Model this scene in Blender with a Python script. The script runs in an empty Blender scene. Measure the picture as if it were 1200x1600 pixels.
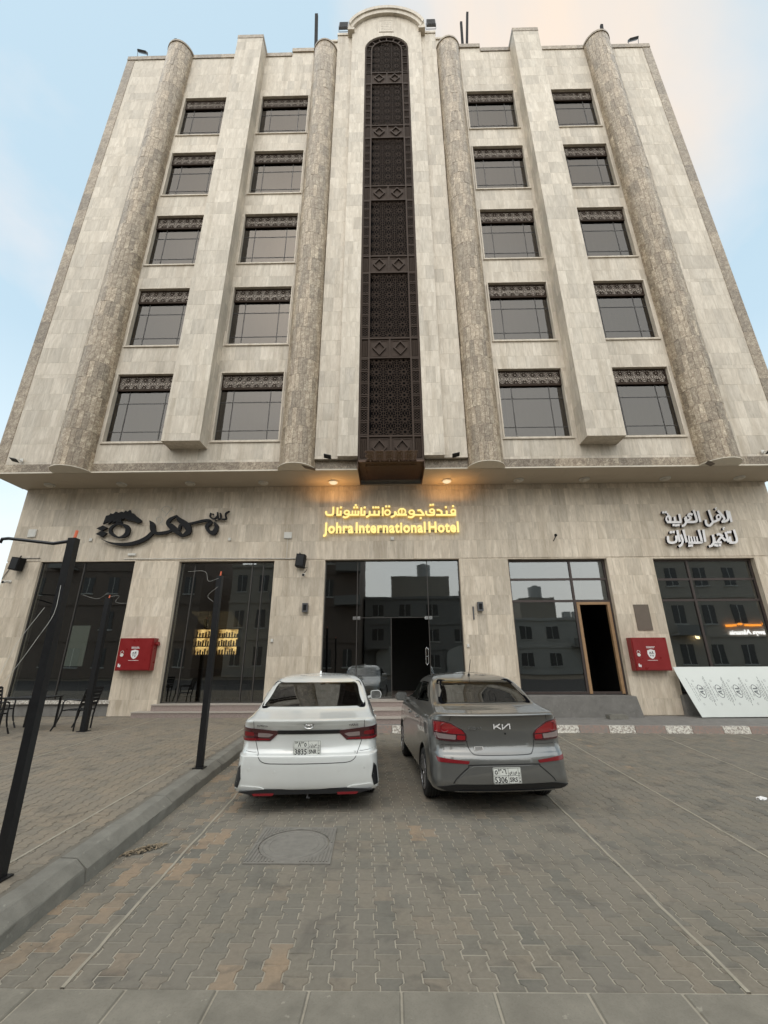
import bpy, bmesh, math, random
import numpy as np
from mathutils import Vector, Matrix
from mathutils.bvhtree import BVHTree
R = math.radians
rng = random.Random(7)
nrng = np.random.RandomState(5)
scene = bpy.context.scene
COL = scene.collection

# ------------------------------------------------------------------ camera
CAM_H = 1.72
TILT, YAW, ROLL = .3364, -.0156, -.0044
def cam_axes():
    ct, st, cy, sy, cr, sr = math.cos(TILT), math.sin(TILT), math.cos(YAW), math.sin(YAW), math.cos(ROLL), math.sin(ROLL)
    F = Vector((sy*ct, cy*ct, st)); rt = Vector((cy, -sy, 0)); up = rt.cross(F)
    return rt*cr+up*sr, up*cr-rt*sr, F
CR_, CU_, CF_ = cam_axes()
cd = bpy.data.cameras.new('camera'); cam = bpy.data.objects.new('camera', cd); COL.objects.link(cam)
cam.matrix_world = Matrix(((CR_[0], CU_[0], -CF_[0], 0), (CR_[1], CU_[1], -CF_[1], 0), (CR_[2], CU_[2], -CF_[2], CAM_H), (0, 0, 0, 1)))
cd.sensor_fit = 'HORIZONTAL'; cd.sensor_width = 36; cd.lens = 660/1200*36
cd.clip_start = .05; cd.clip_end = 3000
scene.camera = cam
def project(p):
    d = Vector(p)-Vector((0, 0, CAM_H)); c = d.dot(CF_)
    return 600+660*d.dot(CR_)/c, 800-660*d.dot(CU_)/c, c

# ------------------------------------------------------------------ world, sun, exposure
SUN_EL, SUN_ROT = R(50), R(190)
world = bpy.data.worlds.new('World'); scene.world = world; world.use_nodes = True
wn = world.node_tree; wn.nodes.clear()
def N(t, typ, **kw):
    n = t.nodes.new(typ)
    for k, v in kw.items(): setattr(n, k, v)
    return n
wo = N(wn, 'ShaderNodeOutputWorld'); wb = N(wn, 'ShaderNodeBackground'); wb.inputs[1].default_value = .105
sky = N(wn, 'ShaderNodeTexSky', sky_type='NISHITA', sun_disc=False, sun_elevation=SUN_EL, sun_rotation=SUN_ROT, air_density=1.0, dust_density=2.2, ozone_density=1.0)
tc = N(wn, 'ShaderNodeTexCoord'); mp = N(wn, 'ShaderNodeMapping'); mp.inputs['Scale'].default_value = (1.0, 1.0, 1.6); mp.inputs['Location'].default_value = (.35, .2, .1)
nz = N(wn, 'ShaderNodeTexNoise'); nz.inputs['Scale'].default_value = 1.6; nz.inputs['Detail'].default_value = 7; nz.inputs['Roughness'].default_value = .52; nz.inputs['Distortion'].default_value = .5
cr = N(wn, 'ShaderNodeValToRGB'); cr.color_ramp.elements[0].position = .40; cr.color_ramp.elements[1].position = .68
# cloud cover grows towards the right-hand (east) side of the sky
sx = N(wn, 'ShaderNodeSeparateXYZ'); ad = N(wn, 'ShaderNodeMath', operation='MULTIPLY_ADD'); ad.inputs[1].default_value = .26; 
adx = N(wn, 'ShaderNodeMath', operation='MULTIPLY_ADD'); adx.inputs[1].default_value = .32; adx.inputs[2].default_value = -.13
cc = N(wn, 'ShaderNodeMixRGB'); cc.inputs[1].default_value = (5.35, 5.1, 5.05, 1); cc.inputs[2].default_value = (5.7, 4.85, 4.1, 1)
n2 = N(wn, 'ShaderNodeTexNoise'); n2.inputs['Scale'].default_value = 2.3; n2.inputs['Detail'].default_value = 3
cr2 = N(wn, 'ShaderNodeValToRGB'); cr2.color_ramp.elements[0].position = .42; cr2.color_ramp.elements[1].position = .62
hz = N(wn, 'ShaderNodeMixRGB'); hz.inputs[0].default_value = .55; hz.inputs[2].default_value = (5.1, 6.6, 7.1, 1)
mx = N(wn, 'ShaderNodeMixRGB')
L = wn.links.new
L(tc.outputs['Generated'], mp.inputs[0]); L(mp.outputs[0], nz.inputs[0]); L(tc.outputs['Generated'], n2.inputs[0])
L(tc.outputs['Generated'], sx.inputs[0]); bank = N(wn, 'ShaderNodeVectorMath', operation='DOT_PRODUCT'); bank.inputs[1].default_value = tuple((CF_+CR_*(270/660)+CU_*(800/660)).normalized())
nrm = N(wn, 'ShaderNodeVectorMath', operation='NORMALIZE'); L(tc.outputs['Generated'], nrm.inputs[0]); L(nrm.outputs[0], bank.inputs[0])
bk2 = N(wn, 'ShaderNodeMapRange'); bk2.inputs['From Min'].default_value = .85; bk2.inputs['From Max'].default_value = 1.0; bk2.inputs['To Min'].default_value = 0; bk2.inputs['To Max'].default_value = 1; L(bank.outputs['Value'], bk2.inputs[0])
L(bk2.outputs[0], adx.inputs[0]); L(nz.outputs['Fac'], ad.inputs[0]); ad.inputs[1].default_value = 1.0; L(adx.outputs[0], ad.inputs[2])
L(ad.outputs[0], cr.inputs[0]); wm = N(wn, 'ShaderNodeMath', operation='MULTIPLY_ADD'); wm.inputs[1].default_value = .42; L(bk2.outputs[0], wm.inputs[0]); wsub = N(wn, 'ShaderNodeMath', operation='MULTIPLY_ADD'); wsub.inputs[1].default_value = .75; wsub.inputs[2].default_value = -.12; L(n2.outputs['Fac'], wsub.inputs[0]); L(wsub.outputs[0], wm.inputs[2]); L(wm.outputs[0], cr2.inputs[0]); L(cr2.outputs[0], cc.inputs[0])
L(sky.outputs[0], hz.inputs[1]); L(hz.outputs[0], mx.inputs[1]); L(cr.outputs[0], mx.inputs[0]); L(cc.outputs[0], mx.inputs[2])
hr = N(wn, 'ShaderNodeValToRGB'); hr.color_ramp.elements[0].position = .0; hr.color_ramp.elements[0].color = (.85, .85, .85, 1); hr.color_ramp.elements[1].position = .55; hr.color_ramp.elements[1].color = (0, 0, 0, 1)
hm = N(wn, 'ShaderNodeMixRGB'); hm.inputs[2].default_value = (6.2, 6.6, 6.4, 1)
L(sx.outputs['Z'], hr.inputs[0]); L(hr.outputs[0], hm.inputs[0]); L(mx.outputs[0], hm.inputs[1]); L(hm.outputs[0], wb.inputs[0]); L(wb.outputs[0], wo.inputs[0])
sl = bpy.data.lights.new('sun', 'SUN'); sl.energy = 1.5; sl.angle = R(110); sl.color = (1, .93, .84)
so = bpy.data.objects.new('sun', sl); COL.objects.link(so)
# sun behind the camera, a little to the left, veiled by cloud
sd = Vector((-math.sin(SUN_ROT)*-1*math.cos(SUN_EL), math.cos(SUN_ROT)*math.cos(SUN_EL), math.sin(SUN_EL)))
so.rotation_euler = sd.to_track_quat('Z', 'Y').to_euler()
vs = scene.view_settings; vs.view_transform = 'Standard'; vs.look = 'None'; vs.exposure = 0.76; vs.gamma = 1; vs.use_curve_mapping = False
scene.cycles.max_bounces = 6; scene.cycles.transparent_max_bounces = 10; scene.cycles.use_denoising = True
scene.cycles.sample_clamp_indirect = 4

# ------------------------------------------------------------------ materials
MATS = {}
class NT:
    def __init__(s, name):
        m = bpy.data.materials.new(name); m.use_nodes = True; s.m = m; s.t = m.node_tree; s.b = s.t.nodes['Principled BSDF']; s.out = s.t.nodes['Material Output']
        MATS[name] = m
    def n(s, typ, ins=None, **kw):
        n = N(s.t, typ, **kw)
        for k, v in (ins or {}).items():
            if hasattr(v, 'is_output') or isinstance(v, bpy.types.NodeSocket): s.t.links.new(v, n.inputs[k])
            else: n.inputs[k].default_value = v
        return n
    def link(s, a, b): s.t.links.new(a, b)
    def pos(s, sc=(1, 1, 1), addv=None, obj=False):
        if obj: g = s.n('ShaderNodeTexCoord').outputs['Object']
        else: g = s.n('ShaderNodeNewGeometry').outputs['Position']
        if addv is not None:
            g = s.n('ShaderNodeVectorMath', {0: g, 1: addv}, operation='ADD').outputs[0]
        return s.n('ShaderNodeMapping', {'Vector': g, 'Scale': sc}).outputs[0]
    def noise(s, vec, scale, detail=4, rough=.5, dist=0):
        return s.n('ShaderNodeTexNoise', {'Vector': vec, 'Scale': scale, 'Detail': detail, 'Roughness': rough, 'Distortion': dist}).outputs['Fac']
    def ramp(s, fac, stops, interp='LINEAR'):
        r = s.n('ShaderNodeValToRGB', {0: fac}); e = r.color_ramp.elements; r.color_ramp.interpolation = interp
        while len(e) < len(stops): e.new(.5)
        for q, (p, c) in zip(e, stops):
            q.position = p; q.color = (c, c, c, 1) if isinstance(c, (int, float)) else (*c, 1)
        return r.outputs[0]
    def mix(s, f, a, b, mode='MIX'):
        def cv(c): return (*c, 1) if isinstance(c, tuple) else ((c, c, c, 1) if isinstance(c, (int, float)) else c)
        return s.n('ShaderNodeMixRGB', {0: f, 1: cv(a), 2: cv(b)}, blend_type=mode).outputs[0]
    def attr(s, name='tone'): return s.n('ShaderNodeAttribute', attribute_name=name).outputs['Fac']
    def bump(s, h, strength=.3, dist=.01):
        b = s.n('ShaderNodeBump', {'Height': h, 'Strength': strength, 'Distance': dist}); s.link(b.outputs[0], s.b.inputs['Normal'])
    def set(s, color=None, rough=None, metal=None, spec=None, **kw):
        for k, v in (('Base Color', color), ('Roughness', rough), ('Metallic', metal), ('Specular IOR Level', spec)):
            if v is None: continue
            if isinstance(v, bpy.types.NodeSocket): s.link(v, s.b.inputs[k])
            else: s.b.inputs[k].default_value = (*v, 1) if isinstance(v, tuple) else v
        for k, v in kw.items(): s.b.inputs[k].default_value = v
        return s.m

def simple(name, color, rough=.5, metal=0, var=.15, scale=8, spec=.5, bump=0, **kw):
    t = NT(name); f = t.noise(t.pos(), scale, 5, .6)
    c = t.mix(f, tuple(x*(1-var) for x in color), tuple(min(1, x*(1+var)) for x in color))
    rr = t.ramp(f, [(.3, max(0, rough-.06)), (.7, min(1, rough+.06))])
    if bump: t.bump(f, bump, .01)
    return t.set(c, rr, metal, spec, **kw)

def travertine(name, lo, hi):
    t = NT(name); tone = t.attr()
    off = t.n('ShaderNodeCombineXYZ', {0: t.n('ShaderNodeMath', {0: tone, 1: 37.}, operation='MULTIPLY').outputs[0], 1: 0., 2: t.n('ShaderNodeMath', {0: tone, 1: 91.}, operation='MULTIPLY').outputs[0]}).outputs[0]
    f1 = t.noise(t.pos((9, 9, 1.1), off), 1.0, 6, .6, .6)
    f2 = t.noise(t.pos((26, 26, 3), off), 1.0, 5, .7, .3)
    big = t.noise(t.pos((.35, .35, .22)), 1.0, 3, .5)
    f3 = t.noise(t.pos((3.2, 3.2, .9), off), 1.0, 6, .65, 1.4)
    c = t.mix(t.ramp(f1, [(.32, 0.), (.66, 1.)]), lo, hi)
    c = t.mix(t.ramp(f3, [(.40, .0), (.62, .55)]), c, tuple(x*y for x, y in zip(lo, (.80, .78, .76))))
    c = t.mix(t.ramp(f2, [(.34, .55), (.47, 0.)]), c, tuple(x*.70 for x in lo))
    c = t.mix(1.0, c, t.ramp(tone, [(0, (.84, .84, .835)), (.25, (.93, .93, .92)), (.6, (1.0, .995, .98)), (1, (1.08, 1.08, 1.075))]), 'MULTIPLY')
    c = t.mix(1.0, c, t.ramp(big, [(.3, .9), (.7, 1.06)]), 'MULTIPLY')
    drip = t.noise(t.pos((2.6, 2.6, .12)), 1.0, 5, .6, .2)
    c = t.mix(1.0, c, t.ramp(drip, [(.32, (.84, .82, .79)), (.46, (1., 1., 1.))]), 'MULTIPLY')
    t.bump(f2, .10, .004)
    return t.set(c, t.ramp(f1, [(.2, .42), (.8, .58)]), 0, .35)
travertine('travertine_upper', (.575, .505, .412), (.70, .63, .535))
travertine('travertine_lower', (.575, .49, .385), (.73, .64, .525))
def breccia(name, k=1.0):
    t = NT(name); tone = t.attr()
    off = t.n('ShaderNodeCombineXYZ', {0: t.n('ShaderNodeMath', {0: tone, 1: 53.}, operation='MULTIPLY').outputs[0], 1: 0., 2: t.n('ShaderNodeMath', {0: tone, 1: 31.}, operation='MULTIPLY').outputs[0]}).outputs[0]
    w = t.noise(t.pos((1, 1, 1), off), 4, 5, .6)
    p = t.n('ShaderNodeVectorMath', {0: t.pos((1, 1, .8), off), 1: t.n('ShaderNodeCombineXYZ', {0: w, 1: w, 2: w}).outputs[0]}, operation='ADD').outputs[0]
    v = t.n('ShaderNodeTexVoronoi', {'Vector': p, 'Scale': 9., 'Randomness': 1.}); vc = t.n('ShaderNodeSeparateColor', {0: v.outputs['Color']}).outputs[0]
    n1 = t.noise(p, 9, 7, .72, 1.3)
    c = t.ramp(vc, [(0, (.19*k, .15*k, .115*k)), (.35, (.28*k, .225*k, .175*k)), (.65, (.36*k, .30*k, .24*k)), (1, (.62*k, .56*k, .47*k))])
    c = t.mix(.62, c, t.ramp(n1, [(.32, (.15*k, .115*k, .085*k)), (.49, (.29*k, .235*k, .185*k)), (.60, (.70*k, .64*k, .54*k))]))
    c = t.mix(1.0, c, t.ramp(tone, [(0, .74), (.5, 1.), (1, 1.26)]), 'MULTIPLY')
    c = t.mix(1.0, c, (.92, .865, .765), 'MULTIPLY')
    return t.set(c, .42, 0, .4)
breccia('brown_marble', 1.0); breccia('brown_marble_trim', .82)
def paver_mat(name, tint=(1, 1, 1)):
    t = NT(name); tone = t.attr()
    off = t.n('ShaderNodeCombineXYZ', {0: t.n('ShaderNodeMath', {0: tone, 1: 19.}, operation='MULTIPLY').outputs[0], 1: 0., 2: 0.}).outputs[0]
    c = t.ramp(tone, [(0, (.118, .120, .112)), (.12, (.134, .133, .122)), (.5, (.150, .144, .127)), (.86, (.166, .156, .136)), (.95, (.175, .157, .132)), (.985, (.225, .18, .135)), (1, (.245, .19, .14))])
    c = t.mix(1.0, c, tuple(tint), 'MULTIPLY')
    c = t.mix(1.0, c, (1.14, 1.06, .95), 'MULTIPLY')
    f = t.noise(t.pos((1, 1, 1), off), 28, 6, .7); g = t.noise(t.pos(), 1.1, 5, .6, .4)
    h = t.noise(t.pos(), 160, 3, .8)
    c = t.mix(1.0, c, t.ramp(f, [(.3, .84), (.72, 1.14)]), 'MULTIPLY')
    c = t.mix(t.ramp(g, [(.40, .1), (.66, .6)]), c, (.182, .163, .135))      # wind-blown sand
    d2 = t.noise(t.pos(), 2.7, 6, .65, .6)
    c = t.mix(t.ramp(d2, [(.52, 0.), (.70, .6)]), c, (.075, .07, .062))     # oil and tyre grime
    c = t.mix(t.ramp(h, [(.66, 0.), (.78, .35)]), c, (.28, .25, .21))
    t.bump(h, .35, .002)
    return t.set(c, .88, 0, .25)
paver_mat('paver_concrete'); paver_mat('terrace_concrete', (1.25, 1.17, 1.10))
def concrete(name, color, spots=True, rough=.9):
    t = NT(name); f = t.noise(t.pos(), 5, 7, .65, .3); h = t.noise(t.pos(), 90, 4, .7)
    c = t.mix(t.ramp(f, [(.3, 0.), (.7, 1.)]), tuple(x*.8 for x in color), tuple(x*1.15 for x in color))
    c = t.mix(t.ramp(h, [(.35, .25), (.5, 0.)]), c, tuple(x*.55 for x in color))
    if spots:
        q = t.noise(t.pos(), 13, 3, .6); c = t.mix(t.ramp(q, [(.66, 0.), (.72, .55)]), c, tuple(min(1, x*1.7) for x in color))
    t.bump(h, .4, .003); return t.set(c, rough, 0, .25)
concrete('kerb_concrete', (.185, .175, .15)); concrete('slab_concrete', (.195, .178, .145)); concrete('sand_joint', (.31, .28, .225), False)
concrete('terrace_joint', (.15, .135, .11), False)
concrete('strip_concrete', (.30, .27, .215), False); concrete('asphalt', (.06, .058, .055), False); concrete('cement_render', (.19, .18, .165), True)
concrete('grout', (.40, .36, .29), False); concrete('far_ground', (.2, .17, .13), False)
t = NT('kerb_paint_white'); f = t.noise(t.pos(), 22, 5, .7); t.set(t.mix(t.ramp(f, [(.42, 0.), (.56, 1.)]), (.24, .2, .17), (.62, .59, .52)), .8)
t = NT('kerb_paint_red'); f = t.noise(t.pos(), 18, 5, .7); t.set(t.mix(t.ramp(f, [(.4, 0.), (.6, 1.)]), (.2, .18, .16), (.27, .185, .15)), .85)
t = NT('granite'); f = t.noise(t.pos(), 90, 3, .8); t.set(t.ramp(f, [(.35, (.16, .12, .105)), (.5, (.27, .21, .185)), (.65, (.38, .32, .29))]), .5)
t = NT('step_nosing'); f = t.noise(t.pos(), 60, 3, .8); t.set(t.ramp(f, [(.35, (.3, .26, .22)), (.65, (.44, .39, .34))]), .5)
def emis(name, col, st):
    t = NT(name); t.set((.02, .02, .02), .5); t.b.inputs['Emission Color'].default_value = (*col, 1); t.b.inputs['Emission Strength'].default_value = st; return t.m
simple('screen_brown', (.040, .026, .018), .75, 0, .18, 12, .18)
simple('screen_brown_light', (.056, .038, .028), .7, 0, .18, 12, .22)
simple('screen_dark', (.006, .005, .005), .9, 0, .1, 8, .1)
simple('underside_brown', (.07, .035, .018), .45, .3)
simple('window_frame', (.055, .048, .042), .55, .1)
simple('brown_frame', (.06, .045, .04), .45, .3)
simple('bare_frame', (.30, .18, .09), .6, 0, .3)
simple('soffit_panel', (.47, .40, .31), .55, 0, .08, 3)
simple('soffit_trim', (.62, .56, .46), .5)
simple('black_metal', (.012, .012, .013), .42, .3, .3, 30)
simple('black_plastic', (.010, .010, .010), .7, 0, .3, 8, .2)
simple('grey_metal', (.10, .10, .105), .45, .5)
simple('white_plastic', (.62, .60, .55), .5)
simple('orange_cap', (.75, .16, .07), .6)
simple('chrome', (.6, .6, .6), .2, 1.0)
simple('red_paint', (.215, .012, .013), .32, 0, .18, 5)
simple('white_print', (.72, .70, .68), .5); simple('black_print', (.02, .02, .022), .5); simple('grey_print', (.28, .29, .28), .6); simple('ink_print', (.10, .105, .11), .6)
simple('sign_black', (.008, .008, .009), .5, 0, .2, 8, .2); simple('sign_white', (.80, .77, .76), .45); simple('sign_side', (.010, .008, .014), .6, 0, .2, 8, .1)
simple('plaque_brown', (.13, .10, .075), .5); simple('composite_white', (.62, .64, .60), .45, 0, .05, 2)
simple('lamp_dome', (.55, .5, .42), .4); simple('lattice_backing', (.72, .63, .54), .7)
simple('curtain', (.50, .46, .40), .9, 0, .15, 3)
simple('manhole_iron', (.175, .162, .14), .8, .05, .4, 14, bump=.4); simple('leaf_litter', (.22, .17, .11), .9, 0, .5, 60)
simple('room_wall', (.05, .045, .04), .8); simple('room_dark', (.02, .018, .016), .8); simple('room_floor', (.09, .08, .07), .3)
simple('wood_dark', (.05, .03, .02), .4); emis('panel_green_glow', (.62, .70, .60), .32)
simple('facing_cream', (.42, .38, .32), .8, 0, .12, 1.2); simple('facing_brown', (.20, .155, .125), .8, 0, .15, 1.2); simple('facing_white', (.55, .54, .50), .8, 0, .1, 1.2); simple('facing_grey', (.28, .27, .25), .8, 0, .12, 1.2)
simple('tank_white', (.6, .6, .58), .5)
emis('sign_gold_face', (1.0, .78, .25), .72); emis('sign_gold_side', (1.0, .48, .08), .35)
emis('lamp_lit', (1.0, .8, .5), .55); t = NT('shelf_light'); f = t.noise(t.pos(), 3.5, 3, .6); t.set((.02, .02, .02), .5); t.link(t.ramp(f, [(.35, (.25, .13, .03)), (.6, (1.0, .66, .26))]), t.b.inputs['Emission Color']); t.b.inputs['Emission Strength'].default_value = 3.2; emis('orange_sign', (1., .33, .04), 3); emis('white_sign', (1., .95, .9), 3)
emis('street_lamp_glow', (1., .75, .4), 6)
def glass(name, gloss, trans, tint, rise=.4):
    t = NT(name); gl = t.n('ShaderNodeBsdfGlossy', {'Color': (.9, .93, .95, 1), 'Roughness': .015}); tr = t.n('ShaderNodeBsdfTransparent', {'Color': (*tint, 1)})
    lw = t.n('ShaderNodeLayerWeight', {'Blend': .35}).outputs['Facing']
    fa = t.n('ShaderNodeMath', {0: lw, 1: rise, 2: gloss}, operation='MULTIPLY_ADD').outputs[0]
    w = t.noise(t.pos(), .8, 2, .5); bm_ = t.n('ShaderNodeBump', {'Height': w, 'Strength': .05, 'Distance': .03}); t.link(bm_.outputs[0], gl.inputs['Normal'])
    mx_ = t.n('ShaderNodeMixShader', {0: fa, 1: tr.outputs[0], 2: gl.outputs[0]}); t.link(mx_.outputs[0], t.out.inputs[0]); return t.m
glass('shop_glass', .15, 1, (.45, .46, .44)); glass('car_glass', .08, 1, (.30, .32, .30), .25)
def win_glass(name, base, gloss):
    t = NT(name); df = t.n('ShaderNodeBsdfTransparent', {'Color': (*base, 1)}); gl = t.n('ShaderNodeBsdfGlossy', {'Color': (.90, .85, .79, 1), 'Roughness': .02})
    w = t.noise(t.pos(), .9, 2, .5); bm_ = t.n('ShaderNodeBump', {'Height': w, 'Strength': .05, 'Distance': .03}); t.link(bm_.outputs[0], gl.inputs['Normal'])
    mx_ = t.n('ShaderNodeMixShader', {0: gloss, 1: df.outputs[0], 2: gl.outputs[0]}); t.link(mx_.outputs[0], t.out.inputs[0]); return t.m
win_glass('window_glass', (.33, .29, .235), .10); simple('far_glass', (.085, .08, .075), .3)
def carpaint(name, col, rough=.3, coat=.7, metal=.0):
    t = NT(name); f = t.noise(t.pos(), 3, 5, .6); c = t.mix(t.ramp(f, [(.4, 0.), (.7, .08)]), col, (.32, .30, .27))
    t.set(c, rough, metal, .5); t.b.inputs['Coat Weight'].default_value = coat; t.b.inputs['Coat Roughness'].default_value = .025; t.b.inputs['Coat IOR'].default_value = 1.6; return t.m
carpaint('paint_pearl', (.66, .67, .645), .26, 1.0, .12); carpaint('paint_grey', (.15, .15, .142), .30, 1.0, .6)
simple('trim_black', (.012, .012, .013), .35, 0, .2); simple('tyre_rubber', (.016, .016, .016), .85, 0, .3, 20); simple('frit', (.006, .006, .007), .6, 0, .1, 8, .0)
simple('seat_grey', (.24, .22, .20), .8); simple('seat_black', (.03, .03, .03), .8); simple('rim_alloy', (.42, .42, .43), .3, .9)
t = NT('lamp_red'); t.set((.24, .006, .010), .12, 0, .6); t.b.inputs['Coat Weight'].default_value = 1
t = NT('lamp_dark_red'); t.set((.055, .006, .010), .1, 0, .6); t.b.inputs['Coat Weight'].default_value = 1
t = NT('lamp_clear'); t.set((.30, .24, .23), .12, .3, .6); t.b.inputs['Coat Weight'].default_value = 1
t = NT('reflector_red'); t.set((.17, .010, .014), .2); simple('plate_white', (.66, .67, .62), .4, 0, .04)

# ------------------------------------------------------------------ object helpers
def link(o, parent=None):
    COL.objects.link(o)
    if parent is not None: o.parent = parent
    return o
def tag(o, label=None, cat=None, group=None, kind=None):
    if label: o['label'] = label
    if cat: o['category'] = cat
    if group: o['group'] = group
    if kind: o['kind'] = kind
    return o
def thing(name, label, cat, loc=(0, 0, 0), rz=0, group=None):
    o = bpy.data.objects.new(name, None); link(o); o.location = loc; o.rotation_euler = (0, 0, rz); o.empty_display_size = .2
    return tag(o, label, cat, group)
class MB:
    def __init__(s): s.v = []; s.f = []; s.mi = []; s.tone = []; s.cur = 0; s.tn = .5
    def add(s, vs, fs):
        n = len(s.v); s.v += [tuple(p) for p in vs]
        for f in fs: s.f.append(tuple(n+i for i in f)); s.mi.append(s.cur); s.tone.append(s.tn)
        return s
    def box(s, x0, x1, y0, y1, z0, z1, rot=None, org=None):
        vs = [(x, y, z) for z in (z0, z1) for y in (y0, y1) for x in (x0, x1)]
        if rot is not None:
            o = Vector(org or (0, 0, 0)); vs = [tuple(rot @ (Vector(p)-o)+o) for p in vs]
        return s.add(vs, [(0, 2, 3, 1), (4, 5, 7, 6), (0, 1, 5, 4), (2, 6, 7, 3), (0, 4, 6, 2), (1, 3, 7, 5)])
    def bar(s, a, b, w, h=None, up=(0, 0, 1)):
        a, b = Vector(a), Vector(b); d = (b-a).normalized(); u = Vector(up)
        if abs(d.dot(u)) > .98: u = Vector((0, 1, 0))
        r = d.cross(u).normalized(); u = r.cross(d); h = h or w
        vs = [p+r*i*w/2+u*j*h/2 for p in (a, b) for i, j in ((-1, -1), (1, -1), (1, 1), (-1, 1))]
        return s.add(vs, [(3, 2, 1, 0), (4, 5, 6, 7), (0, 1, 5, 4), (1, 2, 6, 5), (2, 3, 7, 6), (3, 0, 4, 7)])
    def tube(s, pts, r, n=8, closed=False):
        pts = [Vector(p) for p in pts]; m = len(pts); rings = []
        rr = r if isinstance(r, (list, tuple)) else [r]*m
        for i, p in enumerate(pts):
            if closed: d = pts[(i+1) % m]-pts[i-1]
            else: d = pts[min(i+1, m-1)]-pts[max(i-1, 0)]
            d.normalize(); u = Vector((0, 0, 1)) if abs(d.z) < .9 else Vector((0, 1, 0)); a = d.cross(u).normalized(); b = a.cross(d)
            rings.append([p+(a*math.cos(q)+b*math.sin(q))*rr[i] for q in [2*math.pi*k/n for k in range(n)]])
        vs = [p for ring in rings for p in ring]; fs = []
        for i in range(m if closed else m-1):
            j = (i+1) % m
            for k in range(n): fs.append((i*n+k, i*n+(k+1) % n, j*n+(k+1) % n, j*n+k))
        if not closed: fs += [tuple(range(n-1, -1, -1)), tuple((m-1)*n+k for k in range(n))]
        return s.add(vs, fs)
    def cyl(s, c, r, h, n=20, axis='z', r2=None):
        r2 = r if r2 is None else r2; vs = []
        for q, rad in ((0, r), (h, r2)):
            for k in range(n):
                a = 2*math.pi*k/n; x, y = rad*math.cos(a), rad*math.sin(a)
                vs.append({'z': (c[0]+x, c[1]+y, c[2]+q), 'y': (c[0]+x, c[1]+q, c[2]+y), 'x': (c[0]+q, c[1]+x, c[2]+y)}[axis])
        fs = [(k, (k+1) % n, n+(k+1) % n, n+k) for k in range(n)]+[tuple(range(n-1, -1, -1)), tuple(range(n, 2*n))]
        return s.add(vs, fs)
    def prism_xz(s, poly, y0, y1):
        n = len(poly); vs = [(x, y0, z) for x, z in poly]+[(x, y1, z) for x, z in poly]
        return s.add(vs, [tuple(range(n)), tuple(range(2*n-1, n-1, -1))]+[(i, n+i, n+(i+1) % n, (i+1) % n) for i in range(n)])
    def prism_xy(s, poly, z0, z1):
        n = len(poly); vs = [(x, y, z0) for x, y in poly]+[(x, y, z1) for x, y in poly]
        return s.add(vs, [tuple(range(n-1, -1, -1)), tuple(range(n, 2*n))]+[(i, (i+1) % n, n+(i+1) % n, n+i) for i in range(n)])
    def prism_yz(s, poly, x0, x1):
        n = len(poly); vs = [(x0, y, z) for y, z in poly]+[(x1, y, z) for y, z in poly]
        return s.add(vs, [tuple(range(n-1, -1, -1)), tuple(range(n, 2*n))]+[(i, (i+1) % n, n+(i+1) % n, n+i) for i in range(n)])
    def mesh(s, name, mats, smooth=False, fix=True):
        me = bpy.data.meshes.new(name); me.from_pydata(s.v, [], s.f)
        for m in (mats if isinstance(mats, (list, tuple)) else [mats]): me.materials.append(MATS[m])
        me.polygons.foreach_set('material_index', s.mi)
        a = me.attributes.new('tone', 'FLOAT', 'FACE'); a.data.foreach_set('value', s.tone)
        if fix:
            b = bmesh.new(); b.from_mesh(me); bmesh.ops.recalc_face_normals(b, faces=b.faces); b.to_mesh(me); b.free()
        if smooth:
            me.polygons.foreach_set('use_smooth', [True]*len(me.polygons)); me.set_sharp_from_angle(angle=R(35))
        me.update(); return me
    def build(s, name, mats, parent=None, smooth=False, fix=True, loc=None):
        o = bpy.data.objects.new(name, s.mesh(name, mats, smooth, fix)); link(o, parent)
        if loc is not None: o.location = loc
        return o
def inst(name, me, parent, loc=(0, 0, 0), rz=0):
    o = bpy.data.objects.new(name, me); link(o, parent); o.location = loc; o.rotation_euler = (0, 0, rz); return o

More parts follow.
